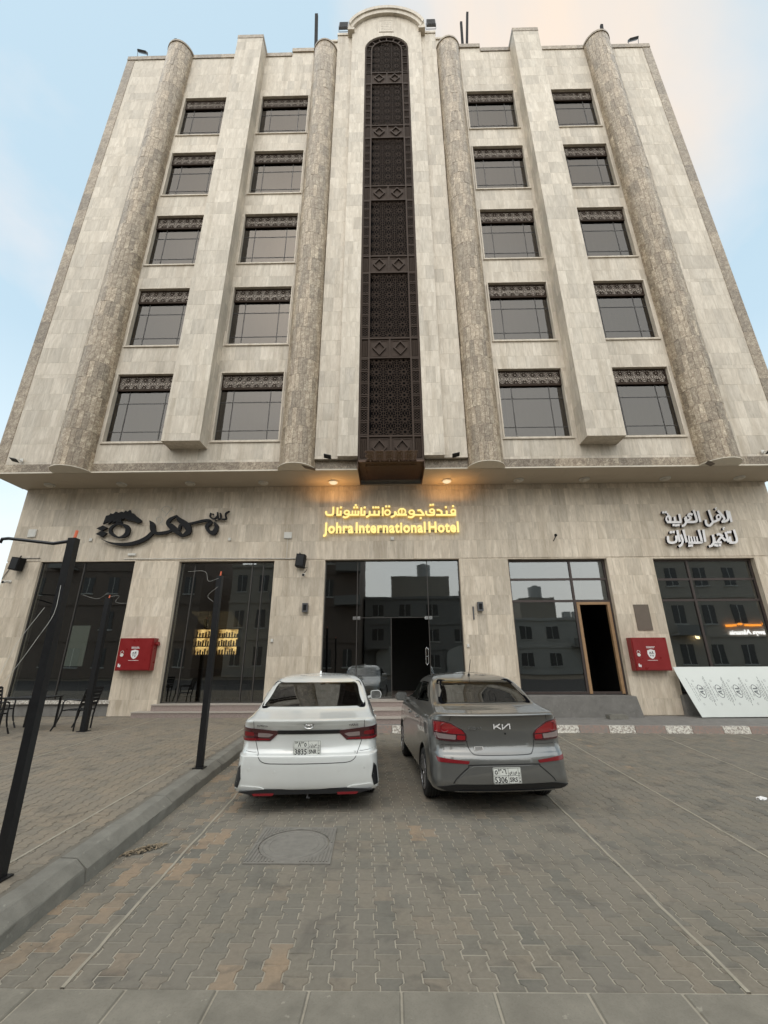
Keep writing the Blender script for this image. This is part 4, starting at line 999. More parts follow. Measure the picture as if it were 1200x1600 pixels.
# --- cafe sign with the horse
CS = thing('cafe_sign', 'black calligraphic cafe sign with a horse head above the left windows', 'sign', (-8, 13.6, 6))
SB = ['sign_black', 'sign_black']
def cs(name, strokes, polys=()):
    m = MB()
    for pts, opt in strokes: stroke(m, pts, opt.get('w', 20), 13.56, .07, opt.get('c', False), opt.get('s', True), MA3)
    for p_ in polys: blob(m, p_, 13.56, .07, MA3)
    return under(m.build(name, SB, None), CS)
cs('calligraphy', [([(925, 250, 14), (940, 280, 26), (920, 318, 30), (888, 310, 22), (875, 275, 24), (900, 248, 26), (870, 236, 18), (800, 250, 14), (745, 262, 16)], {}),
    ([(673, 200, 6), (690, 230, 30), (740, 270, 44), (752, 310, 36), (712, 340, 14)], {}), ([(712, 345, 10), (680, 315, 34), (640, 280, 40), (615, 255, 26), (630, 230, 22), (672, 205, 10)], {}), ([(690, 300, 22), (700, 270, 18), (735, 250, 14)], {'w': 16}),
    ([(650, 300, 12), (600, 318, 20), (540, 322, 20), (515, 300, 34), (510, 265, 34), (492, 238, 4)], {}), ([(518, 310, 24), (470, 355, 26), (400, 385, 24), (320, 396, 20), (240, 388, 12), (172, 362, 2)], {})])
cs('dotted_ring', [([(300, 262, 12), (342, 285, 30), (338, 328, 28), (290, 350, 10), (242, 328, 20), (228, 295, 20), (262, 264, 12)], {'c': True})])
cs('diamond_dot', [], [[(135, 292), (178, 270), (212, 285), (172, 308)]]); cs('diamond_dot', [], [[(132, 328), (172, 306), (210, 322), (178, 348)]])
cs('horse_head', [], [[(178, 262), (196, 205), (218, 200), (226, 188), (244, 192), (262, 176), (282, 184), (302, 176), (316, 182), (330, 168), (338, 180), (358, 164), (364, 184), (385, 190), (398, 205), (436, 232), (438, 246), (412, 257), (385, 243), (350, 238), (322, 222), (296, 232), (312, 258), (286, 250), (262, 262), (268, 240), (240, 258), (246, 236), (214, 262), (216, 244)]])
cs('small_word', [([(905, 185, 8), (900, 212, 10), (925, 225, 9), (950, 205, 9)], {}), ([(950, 180, 8), (952, 225, 9), (975, 218, 9)], {}), ([(968, 185, 8), (975, 225, 9), (1005, 225, 9), (1003, 200, 9), (1010, 185, 9), (1032, 173, 6)], {})], [[(915, 190), (924, 190), (924, 200), (915, 200)], [(930, 232), (940, 232), (940, 240), (930, 240)]])
# faint pencil scrawl left on the stone above it
m = MB(); stroke(m, [(585, 200), (632, 140)], 3, 13.694, .004, False, False, MA3)
stroke(m, [(530, 245, 2), (525, 215, 2), (555, 205, 2), (568, 228, 2), (545, 250, 2)], 2, 13.694, .004, False, True, MA3); stroke(m, [(590, 180, 2), (560, 150, 2), (600, 130, 2), (650, 175, 2)], 2, 13.694, .004, False, True, MA3)
under(tag(m.build('scrawl', ['grey_print', 'grey_print'], None)), HB); bpy.data.objects['scrawl'].parent = HB

# ------------------------------------------------------------------ fittings on the walls
def bxthing(name, label, cat, mat, x0, x1, y0, y1, z0, z1, group=None):
    m = MB(); m.box(x0, x1, y0, y1, z0, z1); o = m.build(name, mat); return tag(o, label, cat, group)
LX = [-11.78, -9.26, -6.88, -4.35, -1.94, 1.94, 4.38, 6.61, 9.33, 11.81]
LN = ['unlit round light under the overhang at its left end', 'unlit round light under the overhang above the horse head sign', 'unlit round light under the overhang above the cafe door', 'unlit round light under the overhang left of the second column',
      'lit round light under the overhang left of the dark screen', 'lit round light under the overhang right of the dark screen', 'unlit round light under the overhang right of the third column', 'unlit round light under the overhang above the bare wooden door frame', 'unlit round light under the overhang left of the car hire sign', 'unlit round light under the overhang at its right end']
for i, x_ in enumerate(LX):
    lit = i in (4, 5); t_ = thing('ceiling_lamp', LN[i], 'lamp', (x_, 13.3, Z0U-.007), 0, 'round lamps under the overhang')
    m = MB(); m.cyl((0, 0, -.035), .165, .035, 28); m.build('lamp_rim', 'white_plastic', t_)
    m = MB(); n = 24
    rings_ = [(.135, -.036), (.125, -.062), (.09, -.082), (.04, -.09)]
    vs = [(r_*math.cos(2*math.pi*k/n), r_*math.sin(2*math.pi*k/n), z_) for r_, z_ in rings_ for k in range(n)]; fs = [(a*n+k, a*n+(k+1) % n, (a+1)*n+(k+1) % n, (a+1)*n+k) for a in range(3) for k in range(n)]+[tuple(3*n+k for k in range(n))]
    m.add(vs, fs); m.build('diffuser', 'lamp_lit' if lit else 'lamp_dome', t_, smooth=True)
    if lit:
        ld = bpy.data.lights.new('lamp_glow', 'POINT'); ld.energy = .7; ld.color = (1, .60, .24); ld.shadow_soft_size = .14; lo = bpy.data.objects.new('lamp_glow', ld); link(lo, t_); lo.location = (0, 0, -.22)
# wall lanterns either side of the entrance
for x_, lb in ((-2.73, 'small dark wall lantern left of the hotel entrance, below the camera'), (2.81, 'small dark wall lantern right of the hotel entrance')):
    t_ = thing('wall_lantern', lb, 'lamp', (x_, YG, 3.29), 0, 'wall lanterns beside the entrance')
    m = MB(); m.box(-.07, .07, -.03, -.001, -.12, .12); m.build('back_plate', 'grey_metal', t_)
    m = MB(); m.box(-.085, .085, -.15, -.031, -.14, .14); m.build('housing', 'grey_metal', t_); m = MB(); m.box(-.05, .05, -.156, -.151, -.09, .09); m.build('lens', 'black_plastic', t_)
m = MB(); m.box(2.58, 2.62, YG-.03, YG-.001, 2.90, 3.30); tag(m.build('cable_cover', 'grey_metal'), 'narrow grey strip on the wall beside the right lantern', 'cable cover')
def floodbox(x, z, lb):
    t_ = thing('outdoor_speaker', lb, 'speaker', (x, YG, z), 0, 'black speakers on the wall')
    m = MB(); m.prism_xz([(-.15, -.20), (.13, -.24), (.17, .18), (-.11, .21)], -.32, -.06); m.build('cabinet', 'black_plastic', t_)
    m = MB(); m.prism_xz([(-.12, -.17), (.10, -.205), (.135, .15), (-.085, .18)], -.332, -.3205); m.build('grille', 'black_metal', t_)
    m = MB(); m.box(-.03, .03, -.058, -.001, -.1, .1); m.bar((.0, -.15, .19), (-.08, -.02, .30), .03); m.build('bracket', 'black_metal', t_)
floodbox(-12.33, 4.76, 'black speaker on the wall at the far left above the camera'); floodbox(-2.95, 4.79, 'black speaker on the wall between the cafe door and the hotel entrance')
def camera_thing(x, z, lb, s=1):
    t_ = thing('security_camera', lb, 'camera', (x, YG, z), 0, 'white security cameras')
    m = MB(); m.cyl((0, -.03, 0), .05, .029, 14, 'y'); m.build('mount', 'white_plastic', t_)
    m = MB(); m.tube([(0, -.03, 0), (0, -.08, -.01), (.03, -.14, -.02), (.03, -.30, -.06)], [.02, .02, .045, .045], 12); m.build('camera_body', 'white_plastic', t_, smooth=True)
    m = MB(); m.cyl((.03, -.312, -.062), .038, .011, 12, 'y'); m.build('lens', 'black_plastic', t_)
camera_thing(-2.84, 4.36, 'small white security camera under the speaker beside the hotel entrance'); camera_thing(-12.55, 4.20, 'small white security camera at the left corner of the building')
for (x_, z_, w_, h_, nm, lb) in ((-3.46, 5.70, .26, .22, 'junction_box', 'square white junction box left of the lit sign'), (-12.25, 5.85, .28, .28, 'junction_box', 'square white junction box at the left end of the wall'),
                         (-8.66, 5.08, .26, .08, 'junction_box', 'flat white box on the wall just above the cafe window'), (-10.17, 5.60, .10, .10, 'junction_box', 'tiny white box left of the sweeping tail of the cafe sign'),
                         (-5.43, 5.58, .08, .10, 'junction_box', 'tiny white box right of the cafe sign'), (.06, 5.56, .11, .12, 'junction_box', 'tiny white box right under the lit hotel name'),
                         (2.36, 2.12, .07, .10, 'wall_switch', 'white switch on the pillar right of the entrance'), (-3.72, 2.30, .07, .10, 'wall_switch', 'white switch on the pillar left of the entrance'), (8.37, 2.02, .07, .12, 'wall_switch', 'white switch right of the right-hand red cabinet')):
    m = MB(); m.box(x_-w_/2, x_+w_/2, YG-.045, YG-.001, z_-h_/2, z_+h_/2); m.box(x_-w_/2+.012, x_+w_/2-.012, YG-.052, YG-.0455, z_-h_/2+.012, z_+h_/2-.012)
    tag(m.build(nm, 'white_plastic'), lb, 'switch' if 'switch' in nm else 'junction box')
m = MB(); m.tube([(-8.9, YG-.015, 4.93), (-6, YG-.015, 4.93), (-3.1, YG-.02, 4.90), (-2.98, YG-.08, 4.95)], .012, 6); m.tube([(-3.46, YG-.012, 5.6), (-3.46, YG-.012, 4.93)], .008, 6); tag(m.build('cable', 'white_plastic'), 'thin pale cable running along the wall to the speaker', 'cable')
m = MB(); m.tube([(-12.84, YG-.02, 4.3), (-12.7, YG-.02, 4.6), (-12.68, YG-.02, 4.98), (-11.75, YG-.02, 4.98)], .01, 6); tag(m.build('cable', 'grey_metal'), 'thin cable bent round the speaker at the left corner', 'cable')
m = MB(); m.tube([(-2.83, YG-.03, 4.58), (-2.74, YG-.05, 4.60), (-2.76, YG-.05, 4.5), (-2.83, YG-.03, 4.42)], .008, 6); tag(m.build('cable', 'black_plastic'), 'short black cable hanging from the speaker by the entrance', 'cable')
m = MB(); m.tube([(5.53, YG-.001, 5.62), (5.52, YG-.06, 5.60), (5.46, YG-.05, 5.50), (5.42, YG-.02, 5.42)], .014, 6); m.cyl((5.53, YG-.012, 5.63), .05, .011, 10, 'y'); tag(m.build('cable', 'black_plastic'), 'loose black cable end sticking out of the wall left of the car hire sign', 'cable')
# brown plaque
m = MB(); m.box(7.64, 8.10, YG-.03, YG-.001, 2.55, 3.33); t_ = m.build('wall_plaque', 'plaque_brown'); tag(t_, 'plain brown plaque on the pillar above the right-hand red cabinet', 'plaque')
# red fire cabinets
def firebox(x, z, lb, mirror=False):
    t_ = thing('fire_hose_cabinet', lb, 'fire cabinet', (x, YG, z), 0, 'red fire hose cabinets')
    m = MB(); m.box(-.53, .53, -.24, -.002, -.47, .47); m.build('cabinet_box', 'red_paint', t_)
    m = MB(); m.box(-.50, .50, -.262, -.2405, -.445, .445); d_ = m.build('cabinet_door', 'red_paint', t_)
    m = MB(); sh = [(-.11, .10), (-.06, .115), (0, .135), (.06, .115), (.11, .10), (.115, 0), (.09, -.07), (.05, -.115), (0, -.14), (-.05, -.115), (-.09, -.07), (-.115, 0)]
    m.prism_xz([(a, b) for a, b in sh], -.267, -.2625); m.build('shield_emblem', 'white_print', d_)
    m = MB()
    for a, b, c, d in ((-.06, -.01, .035, .055), (.02, .055, .03, .07), (-.075, .075, .0, .014), (-.045, -.02, -.06, -.03), (.015, .045, -.07, -.035)): m.box(a, b, -.2705, -.2675, c, d)
    m.build('emblem_mark', 'black_print', d_)
    o1 = text_obj('lettering', 'الدفاع المدني', .07, ['white_print'], d_, (-.11, -.265, .16), width=.24, extrude=.001)
    bpy.data.objects.remove(o1) if o1 else None
    m = MB(); 
    for r_ in range(2):
        x0 = -.12
        while x0 < .11: w_ = rng.uniform(.012, .035); m.box(x0, x0+w_, -.266, -.2625, .165+r_*.03, .183+r_*.03); x0 += w_+.008
    x0 = -.15
    while x0 < .15: w_ = rng.uniform(.01, .03); m.box(x0, x0+w_, -.266, -.2625, -.185, -.172); x0 += w_+.006
    m.build('lettering', 'white_print', d_)
    m = MB(); s_ = -1
    m.cyl((s_*.38, -.275, -.02), .05, .0125, 18, 'y'); m.tube([(s_*.38+.045*math.cos(a), -.27, .05+.05*math.sin(a)) for a in [math.pi*q/8-.3 for q in range(12)]], .007, 5); m.build('latch', 'white_plastic', d_)
    m = MB(); m.box(s_*.40-.045, s_*.40-.01, -.267, -.2625, -.36, -.27); m.box(s_*.40+.0, s_*.40+.035, -.267, -.2625, -.37, -.30); m.build('pictogram', 'white_print', d_)
    m = MB(); m.tube([(.53, -.1, .30), (.60, -.1, .30)], .05, 12); m.tube([(.60, -.1, .30), (.62, -.1, .30)], .065, 12); m.build('pipe_stub', 'red_paint', t_) if not mirror else None
firebox(-7.83, 1.91, 'red fire hose cabinet on the pillar between the cafe window and cafe door'); firebox(7.76, 1.85, 'red fire hose cabinet on the right pillar under the brown plaque', True)
# roof flood lamps and rods
def flood(name, lb, x, y, z, tilt, w=.42, h=.30, grp='flood lamps on the roof edge', az=0):
    t_ = thing(name, lb, 'flood lamp', (x, y, z), az, grp)
    rot = Matrix.Rotation(tilt, 3, 'X')
    m = MB(); m.box(-w/2, w/2, -.05, .05, -h/2, h/2, rot, (0, 0, 0)); m.build('housing', 'grey_metal', t_)
    m = MB(); m.box(-w/2+.03, w/2-.03, -.062, -.0505, -h/2+.03, h/2-.03, rot, (0, 0, 0)); m.build('lens', 'black_plastic', t_)
    m = MB(); m.bar((-w/2-.02, 0, 0), (-w/2-.02, .10, -.30), .02); m.bar((w/2+.02, 0, 0), (w/2+.02, .10, -.30), .02); m.bar((-w/2-.02, .10, -.30), (w/2+.02, .10, -.30), .02); m.build('bracket', 'grey_metal', t_)
flood('roof_flood_lamp', 'flood lamp on the roof at the far left corner', -12.62, 12.6, 31.55, R(-35), az=.2)
flood('roof_flood_lamp', 'flood lamp standing left of the arched top', -2.20, 12.5, 33.2, R(-8), .48, .75)
flood('roof_flood_lamp', 'flood lamp standing right of the arched top', 2.38, 12.5, 33.25, R(-8), .48, .75)
flood('roof_flood_lamp', 'flood lamp on the roof at the far right corner', 12.62, 12.6, 31.55, R(-35), az=-.2)
for x_, lb in ((-12.1, 'small flood lamp on the bottom band at the left corner'), (-1.98, 'small flood lamp on the bottom band left of the dark screen'), (2.1, 'small flood lamp on the bottom band right of the dark screen'), (11.95, 'small flood lamp on the bottom band at the right corner')):
    t_ = thing('band_flood_lamp', lb, 'flood lamp', (x_, YW-.05, 7.90), 0, 'small flood lamps on the bottom band')
    s_ = -1 if x_ < 0 else 1; m = MB(); m.box(-.12, .12, -.34, -.17, -.05, -.03, Matrix.Rotation(R(14)*s_*-1, 3, 'Y') @ Matrix.Rotation(R(-20), 3, 'X'), (0, -.3, -.04)); m.build('housing', 'black_metal', t_)
    m = MB(); m.bar((0, 0, .05), (0, -.2, -.02), .03); m.box(-.05, .05, -.02, .0, 0, .12); m.build('bracket', 'white_plastic', t_)
for (x0, x1, z0, z1, w_, lb) in ((-3.60, -3.72, 31.9, 34.6, .16, 'upright black steel rod on the roof left of the arch'), (3.93, 3.99, 30.9, 33.5, .12, 'shorter black rod on the roof right of the arch'), (4.05, 4.38, 30.9, 34.4, .12, 'longer black rod on the roof right of the arch'),
                                 (-10.95, -11.05, 31.0, 32.6, .13, 'short black rod behind the top of the leftmost column'), (11.0, 11.25, 30.9, 32.9, .13, 'short black rod behind the top of the rightmost column')):
    m = MB(); m.bar((x0, 12.75, z0-1.2), (x1, 12.6, z1), w_, w_*.7, (0, 1, 0)); m.box(x0-.14, x0+.14, 12.64, 12.86, z0-1.25, z0-1.2)
    tag(m.build('roof_rod', 'black_plastic'), lb, 'rod', 'black rods on the roof')

# ------------------------------------------------------------------ posts on the terrace
def post(x, y, top, lean, w, lb, arm=None, wires=()):
    t_ = thing('metal_post', lb, 'post', (x, y, .172), 0, 'bare black posts on the terrace')
    m = MB(); h = top-.172; m.bar((0, 0, 0), (lean, 0, h), w, w*.95, (0, 1, 0)); m.build('post_shaft', 'black_metal', t_)
    m = MB(); m.box(-w*.9, w*.9, -w*.9, w*.9, 0, .012); m.build('base_plate', 'black_metal', t_)
    m = MB(); m.tube([(lean, 0, h-.06), (lean+.004, 0, h+.0), (lean+.010, 0, h+.08)], .013, 8); m.build('conduit', 'orange_cap', t_)
    if arm: m = MB(); m.tube([Vector(p) for p in arm], .016, 6); m.build('arm', 'black_metal', t_)
    for wr in wires:
        m = MB(); m.tube(crom([(*p,) for p in wr], False, 4), .0017, 5); m.build('wire', 'white_plastic', t_)
post(-2.975, 3.86, 2.83, -.06, .072, 'nearest black post at the left edge, with a bent side arm', [(-.05, 0, 2.64), (-.25, 0, 2.61), (-.70, 0, 2.665), (-.76, 0, 2.66), (-.77, 0, 2.62)], [[(-.03, -.06, 2.2), (-.02, -.07, 1.95), (-.10, -.08, 1.75), (-.20, -.08, 1.55), (-.33, -.06, 1.35)], [(-.12, -.07, 2.0), (-.28, -.07, 1.7), (-.36, -.07, 1.42), (-.35, -.07, 1.33)]])
post(-2.95, 7.33, 3.12, -.05, .09, 'black post beside the white car on the terrace kerb', None, [[(-.05, -.06, 2.9), (-.22, -.06, 2.85), (-.30, -.06, 3.02), (-.6, -.06, 3.02)], [(-.05, -.05, 2.75), (-.2, -.05, 2.6), (-.1, -.05, 2.5)]])
post(-7.2, 10.86, 3.24, -.05, .12, 'farthest black post standing beside the outdoor chair', None, [[(.0, -.07, 3.1), (.25, -.07, 3.12), (.2, -.07, 2.95), (.7, -.07, 2.93)], [(-.05, -.07, 3.2), (-.3, -.07, 3.05), (-.7, -.07, 3.15)]])
m = MB(); m.tube([(-12.9, 12.9, 4.0), (-12.5, 12.6, 3.98), (-12.0, 12.4, 3.96)], .02, 6); m.tube([(-12.9, 12.9, 3.9), (-12.4, 12.6, 3.75), (-12.05, 12.4, 3.62)], .02, 6); m.bar((-13.5, 12.95, .17), (-13.4, 12.95, 4.2), .12)
tag(m.build('metal_post', 'black_metal'), 'black post with two thin arms at the corner of the building', 'post')

# ------------------------------------------------------------------ terrace furniture
def outdoor_chair(x, y, rz, lb):
    t_ = thing('outdoor_chair', lb, 'chair', (x, y, .172), rz, 'black metal chairs on the terrace')
    m = MB()
    for i in range(6): yy = -.22+i*.085; m.box(-.23, .23, yy, yy+.06, .435, .45)
    m.build('seat', 'black_metal', t_)
    for i in range(5):
        m = MB(); z_ = .54+i*.085; yy = .235+.11*(i/4)
        m.box(-.235, .235, yy, yy+.014, z_, z_+.066); m.build('back_slat', 'black_metal', t_)
    for s_ in (-1, 1):
        m = MB(); m.tube(crom([(s_*.25, .20, .0), (s_*.25, .22, .42), (s_*.25, .34, .92)], False, 4), .019, 7); m.build('rear_leg', 'black_metal', t_, smooth=True)
        m = MB(); m.tube(crom([(s_*.30, -.36, 0), (s_*.28, -.25, .22), (s_*.27, -.20, .45), (s_*.27, -.20, .62), (s_*.27, -.10, .68), (s_*.26, .10, .67), (s_*.25, .27, .66)], False, 4), .018, 7); m.build('front_leg', 'black_metal', t_, smooth=True)
    m = MB(); m.bar((-.25, -.2, .43), (.25, -.2, .43), .02); m.bar((-.25, .22, .43), (.25, .22, .43), .02); m.bar((-.25, .345, .925), (.25, .345, .925), .022); m.build('seat_frame', 'black_metal', t_)
outdoor_chair(-7.62, 11.15, R(-98), 'black outdoor chair right of the table, seen from its side')
outdoor_chair(-8.95, 10.15, R(188), 'black slatted chair with its back to the camera in front of the table')
outdoor_chair(-9.75, 11.25, R(75), 'black slatted chair at the left edge of the picture beyond the table')
t_ = thing('outdoor_table', 'low black outdoor table between the terrace chairs', 'table', (-8.78, 11.15, .172))
m = MB(); m.box(-.42, .42, -.42, .42, .70, .725); m.build('tabletop', 'black_metal', t_)
for a, b in ((-.38, -.38), (.38, -.38), (.38, .38), (-.38, .38)):
    m = MB(); m.box(a-.02, a+.02, b-.02, b+.02, 0, .699); m.build('leg', 'black_metal', t_)
# indoor cafe furniture seen through the glass
def indoor_table(x, y, lb):
    t_ = thing('cafe_table', lb, 'table', (x, y, .49)); m = MB(); m.cyl((0, 0, .70), .42, .03, 20); m.build('tabletop', 'wood_dark', t_); m = MB(); m.cyl((0, 0, 0), .04, .699, 10); m.cyl((0, 0, 0), .24, .02, 16); m.build('pedestal', 'black_metal', t_)
def indoor_chair(x, y, rz, lb):
    t_ = thing('cafe_chair', lb, 'chair', (x, y, .49), rz, 'chairs inside the cafe'); m = MB(); m.box(-.22, .22, -.22, .22, .43, .47); m.build('seat', 'wood_dark', t_)
    for i in range(7): m = MB(); m.box(-.20+i*.06, -.175+i*.06, .2, .215, .471, .92); m.build('spindle', 'wood_dark', t_)
    m = MB(); m.box(-.23, .23, .195, .22, .921, .97); m.build('back_rail', 'wood_dark', t_)
    for a, b in ((-.2, -.2), (.2, -.2), (.2, .2), (-.2, .2)): m = MB(); m.box(a-.018, a+.018, b-.018, b+.018, 0, .429); m.build('leg', 'wood_dark', t_)
indoor_table(-5.6, 15.2, 'round dark table inside the cafe door'); indoor_table(-9.9, 15.0, 'round dark table behind the cafe window')
indoor_chair(-6.2, 15.2, R(100), 'dark spindle chair left of the table inside the cafe door'); indoor_chair(-5.0, 15.1, R(-80), 'dark spindle chair right of the table inside the cafe door'); indoor_chair(-5.6, 14.6, R(180), 'dark spindle chair nearest the cafe door'); indoor_chair(-9.3, 15.0, R(-90), 'dark chair right of the table behind the cafe window')
# lit shelf of bottles
t_ = thing('bottle_shelf', 'warmly lit shelf of bottles at the back of the cafe', 'shelf', (-6.75, 16.9, 1.9))
m = MB(); m.box(-.85, .85, .16, .2, 0, 1.0); m.build('lit_back_panel', 'shelf_light', t_)
for z_ in (.0, .32, .64, .96): m = MB(); m.box(-.85, .85, -.12, .158, z_, z_+.03); m.build('shelf_board', 'wood_dark', t_)
for x_ in (-.87, -.01, .85): m = MB(); m.box(x_, x_+.03, -.12, .2, 0, 1.0); m.build('upright', 'wood_dark', t_)
m = MB()
for lvl in (.031, .351, .671):
    x_ = -.78
    while x_ < .8: h_ = rng.uniform(.12, .24); m.cyl((x_, 0, lvl), .03, h_, 7); x_ += rng.uniform(.075, .12)
o = m.build('bottles', 'wood_dark', t_); o['kind'] = 'stuff'
m = MB(); m.box(-8.2, -5.2, 16.2, 16.6, .49, 1.45); tag(m.build('cafe_counter', 'wood_dark'), 'dark counter inside the cafe under the bottle shelf', 'counter')
t_ = thing('pale_panel', 'pale greenish panel standing inside the left cafe window', 'panel', (-11.15, 15.5, 1.5)); m = MB(); m.box(-.35, .35, 0, .03, .05, 1.42); m.build('panel_face', 'panel_green_glow', t_)  # glow put into the panel face so it shows in the dark room
m = MB(); m.box(-.38, -.351, -.005, .035, 0, 1.45); m.box(.351, .38, -.005, .035, 0, 1.45); m.box(-.35, .35, -.005, .035, 1.421, 1.45); m.build('panel_frame', 'black_metal', t_)
for a in (-.3, .3): m = MB(); m.bar((a, .015, .05), (a, .2, -1.0), .03); m.build('stand_leg', 'black_metal', t_)
ld = bpy.data.lights.new('added_cafe_light', 'AREA'); ld.energy = 26; ld.color = (1, .7, .35); ld.size = 1.5; lo = bpy.data.objects.new('added_cafe_light', ld); COL.objects.link(lo); lo.location = (-6.75, 16.75, 3.2); lo.rotation_euler = (R(-20), 0, 0)  # unseen area lamp added above the shelf to brighten the cafe

# ------------------------------------------------------------------ composite sheet leaning at the right window
t_ = thing('composite_sheet', 'white printed composite sheet leaning against the right shop window', 'sheet', (0, 0, 0))
ZS0, ZS1 = .165, 1.47; a0, a1 = (8.34, 13.02), (12.9, 13.02)
def sheet_pt(u, v):
    "u along, v up; the left edge sags outwards and curls"
    curl = .16*max(0, 1-u/.6)*(1-v)**2
    x_ = 8.36+u+.22*(1-v)**1.6*max(0, 1-u/.5); y_ = 13.12+.40*v-.12*math.sin(math.pi*v)*.4-.03*math.sin(u*2.1)*(1-v)-curl*.4; z_ = ZS0+.012+(ZS1-ZS0)*v
    return Vector((x_, y_, z_))
nu, nv_ = 40, 14; vs = []; fs = []
for off in (0, .004):
    for j in range(nv_+1):
        for i in range(nu+1): p = sheet_pt(i*2.95/nu, j/nv_); vs.append((p.x, p.y+off, p.z))
K = (nu+1)*(nv_+1)
for j in range(nv_):
    for i in range(nu):
        a = j*(nu+1)+i; fs += [(a, a+1, a+nu+2, a+nu+1), (K+a, K+a+nu+1, K+a+nu+2, K+a+1)]
for i in range(nu): fs += [(i, K+i, K+i+1, i+1), (nv_*(nu+1)+i, nv_*(nu+1)+i+1, K+nv_*(nu+1)+i+1, K+nv_*(nu+1)+i)]
m = MB(); m.add(vs, fs); m.build('sheet', 'composite_white', t_, smooth=True)
pr = MB()
def ink(poly, off=.0025):
    n = len(pr.v); pr.v += [tuple(sheet_pt(u, v)+Vector((0, -off, 0))) for u, v in poly]; pr.f.append(tuple(range(n, n+len(poly)))); pr.mi.append(0); pr.tone.append(.5)
def inkline(p, q, w):
    d = Vector((q[0]-p[0], (q[1]-p[1])*1.3)); L_ = d.length; d /= L_; n_ = Vector((-d.y, d.x))*w/2; K_ = max(1, int(L_/.08))
    for i in range(K_):
        t0, t1 = i/K_, (i+1)/K_; A = (p[0]+(q[0]-p[0])*t0, p[1]+(q[1]-p[1])*t0); B_ = (p[0]+(q[0]-p[0])*t1, p[1]+(q[1]-p[1])*t1)
        ink([(A[0]-n_.x, A[1]-n_.y/1.3), (B_[0]-n_.x, B_[1]-n_.y/1.3), (B_[0]+n_.x, B_[1]+n_.y/1.3), (A[0]+n_.x, A[1]+n_.y/1.3)])
for k in range(6):
    u0 = .50+k*.52; v0 = .50
    if u0 > 2.8: break
    ell = [(u0+.10*math.cos(2*math.pi*i/20)+.0*math.sin(2*math.pi*i/20), v0+.125*math.sin(2*math.pi*i/20)-.02*math.cos(2*math.pi*i/20)) for i in range(20)]
    for i in range(20): inkline(ell[i], ell[(i+1) % 20], .014)
    # the letters A and L lying on their side
    for p, q, w_ in (((-.055, -.01), (.055, -.07), .026), ((-.055, -.01), (.055, .005), .026), ((.02, -.05), (.02, -.002), .014), ((-.055, .05), (.06, .045), .030), ((.055, .045), (.05, .085), .018)):
        inkline((u0+p[0], v0+p[1]), (u0+q[0], v0+q[1]), w_)
    for q_, (du, v1, v2) in enumerate(((-.27, .30, .78), (-.20, .32, .66), (.13, .33, .62), (.17, .30, .62), (.22, .22, .74))):
        v = v1
        while v < v2:
            l_ = rng.uniform(.02, .06); ink([(u0+du+.10*(.5-v)-.006, v), (u0+du+.10*(.5-v)+.006, v), (u0+du+.10*(.5-v-l_)+.006, v+l_), (u0+du+.10*(.5-v-l_)-.006, v+l_)]) if u0+du > .05 and u0+du < 2.85 else None; v += l_+.014
    for dv in (.76, .62, .47, .30):
        if u0-.14 > .1: e_ = [(u0-.13+.03*(dv-.76)*-2+.022*math.cos(a), dv-.05+.02*math.sin(a)) for a in [2*math.pi*i/8 for i in range(8)]]; [inkline(e_[i], e_[(i+1) % 8], .006) for i in range(8)]
_o = pr.build('sheet_print', 'ink_print', t_, fix=False); _o['kind'] = 'stuff'

# brick-like kerb block, litter, leaf pile, manhole
m = MB(); m.box(5.95, 6.45, 12.85, 13.1, .151, .26); m.box(6.0, 6.4, 12.88, 13.07, .2601, .275); tag(m.build('concrete_block', 'kerb_concrete'), 'loose grey concrete block on the pavement below the open doorway', 'block')
m = MB(); vs = []
for i in range(12): vs.append((4.73+.07*math.cos(i*.52)*rng.uniform(.6, 1.1), 6.42+.04*math.sin(i*.52)*rng.uniform(.6, 1.1), .004+.03*rng.random()))
m.add(vs+[(4.73, 6.42, .045)], [(i, (i+1) % 12, 12) for i in range(12)]); m.add([(v[0], v[1], .003) for v in vs], [tuple(range(12))]); tag(m.build('paper_scrap', 'white_print', smooth=False), 'crumpled white paper scrap on the paving at the right', 'litter')
m = MB(); r2 = random.Random(3)
for i in range(260):
    a = r2.random()*6.28; q = r2.random()**.6; px = -2.395+.12*q*math.cos(a)+.10*q*math.sin(a); py = 4.86+.15*q*math.sin(a)+.05*q*math.cos(a); pz = .006+.035*(1-q)*r2.random()
    l_ = r2.uniform(.008, .024); th = r2.random()*6.28; d = Vector((math.cos(th), math.sin(th), r2.uniform(-.3, .5)))*l_; e = Vector((-math.sin(th), math.cos(th), r2.uniform(-.4, .4)))*l_*.45; c = Vector((px, py, pz+.004)); m.tn = r2.random()
    m.add([c-d, c+e, c+d, c-e], [(0, 1, 2, 3)])
o = m.build('leaf_litter', 'leaf_litter', fix=False); tag(o, 'small heap of dry leaves and dirt beside the left kerb', 'leaf litter', kind='stuff')
m = MB(); r2 = random.Random(9)
for i in range(520):
    q = r2.random()
    if q < .5: py = r2.uniform(3.1, 9); px = kerb_x(py)+r2.random()**2*.35+.01
    else: px, py = r2.uniform(-2, 7), r2.uniform(3.1, 11)
    s_ = r2.uniform(.002, .007); m.add([(px-s_, py, .003), (px, py-s_, .003), (px+s_, py, .003), (px, py+s_, .003), (px, py, .003+s_*1.3)], [(0, 1, 4), (1, 2, 4), (2, 3, 4), (3, 0, 4)])
tag(m.build('grit', 'sand_joint', fix=False), 'grit and crumbs of mortar scattered over the paving', 'grit', kind='stuff')
cx, cy = (MH[0]+MH[1])/2, (MH[2]+MH[3])/2; hw_ = (MH[1]-MH[0])/2; hd = (MH[3]-MH[2])/2
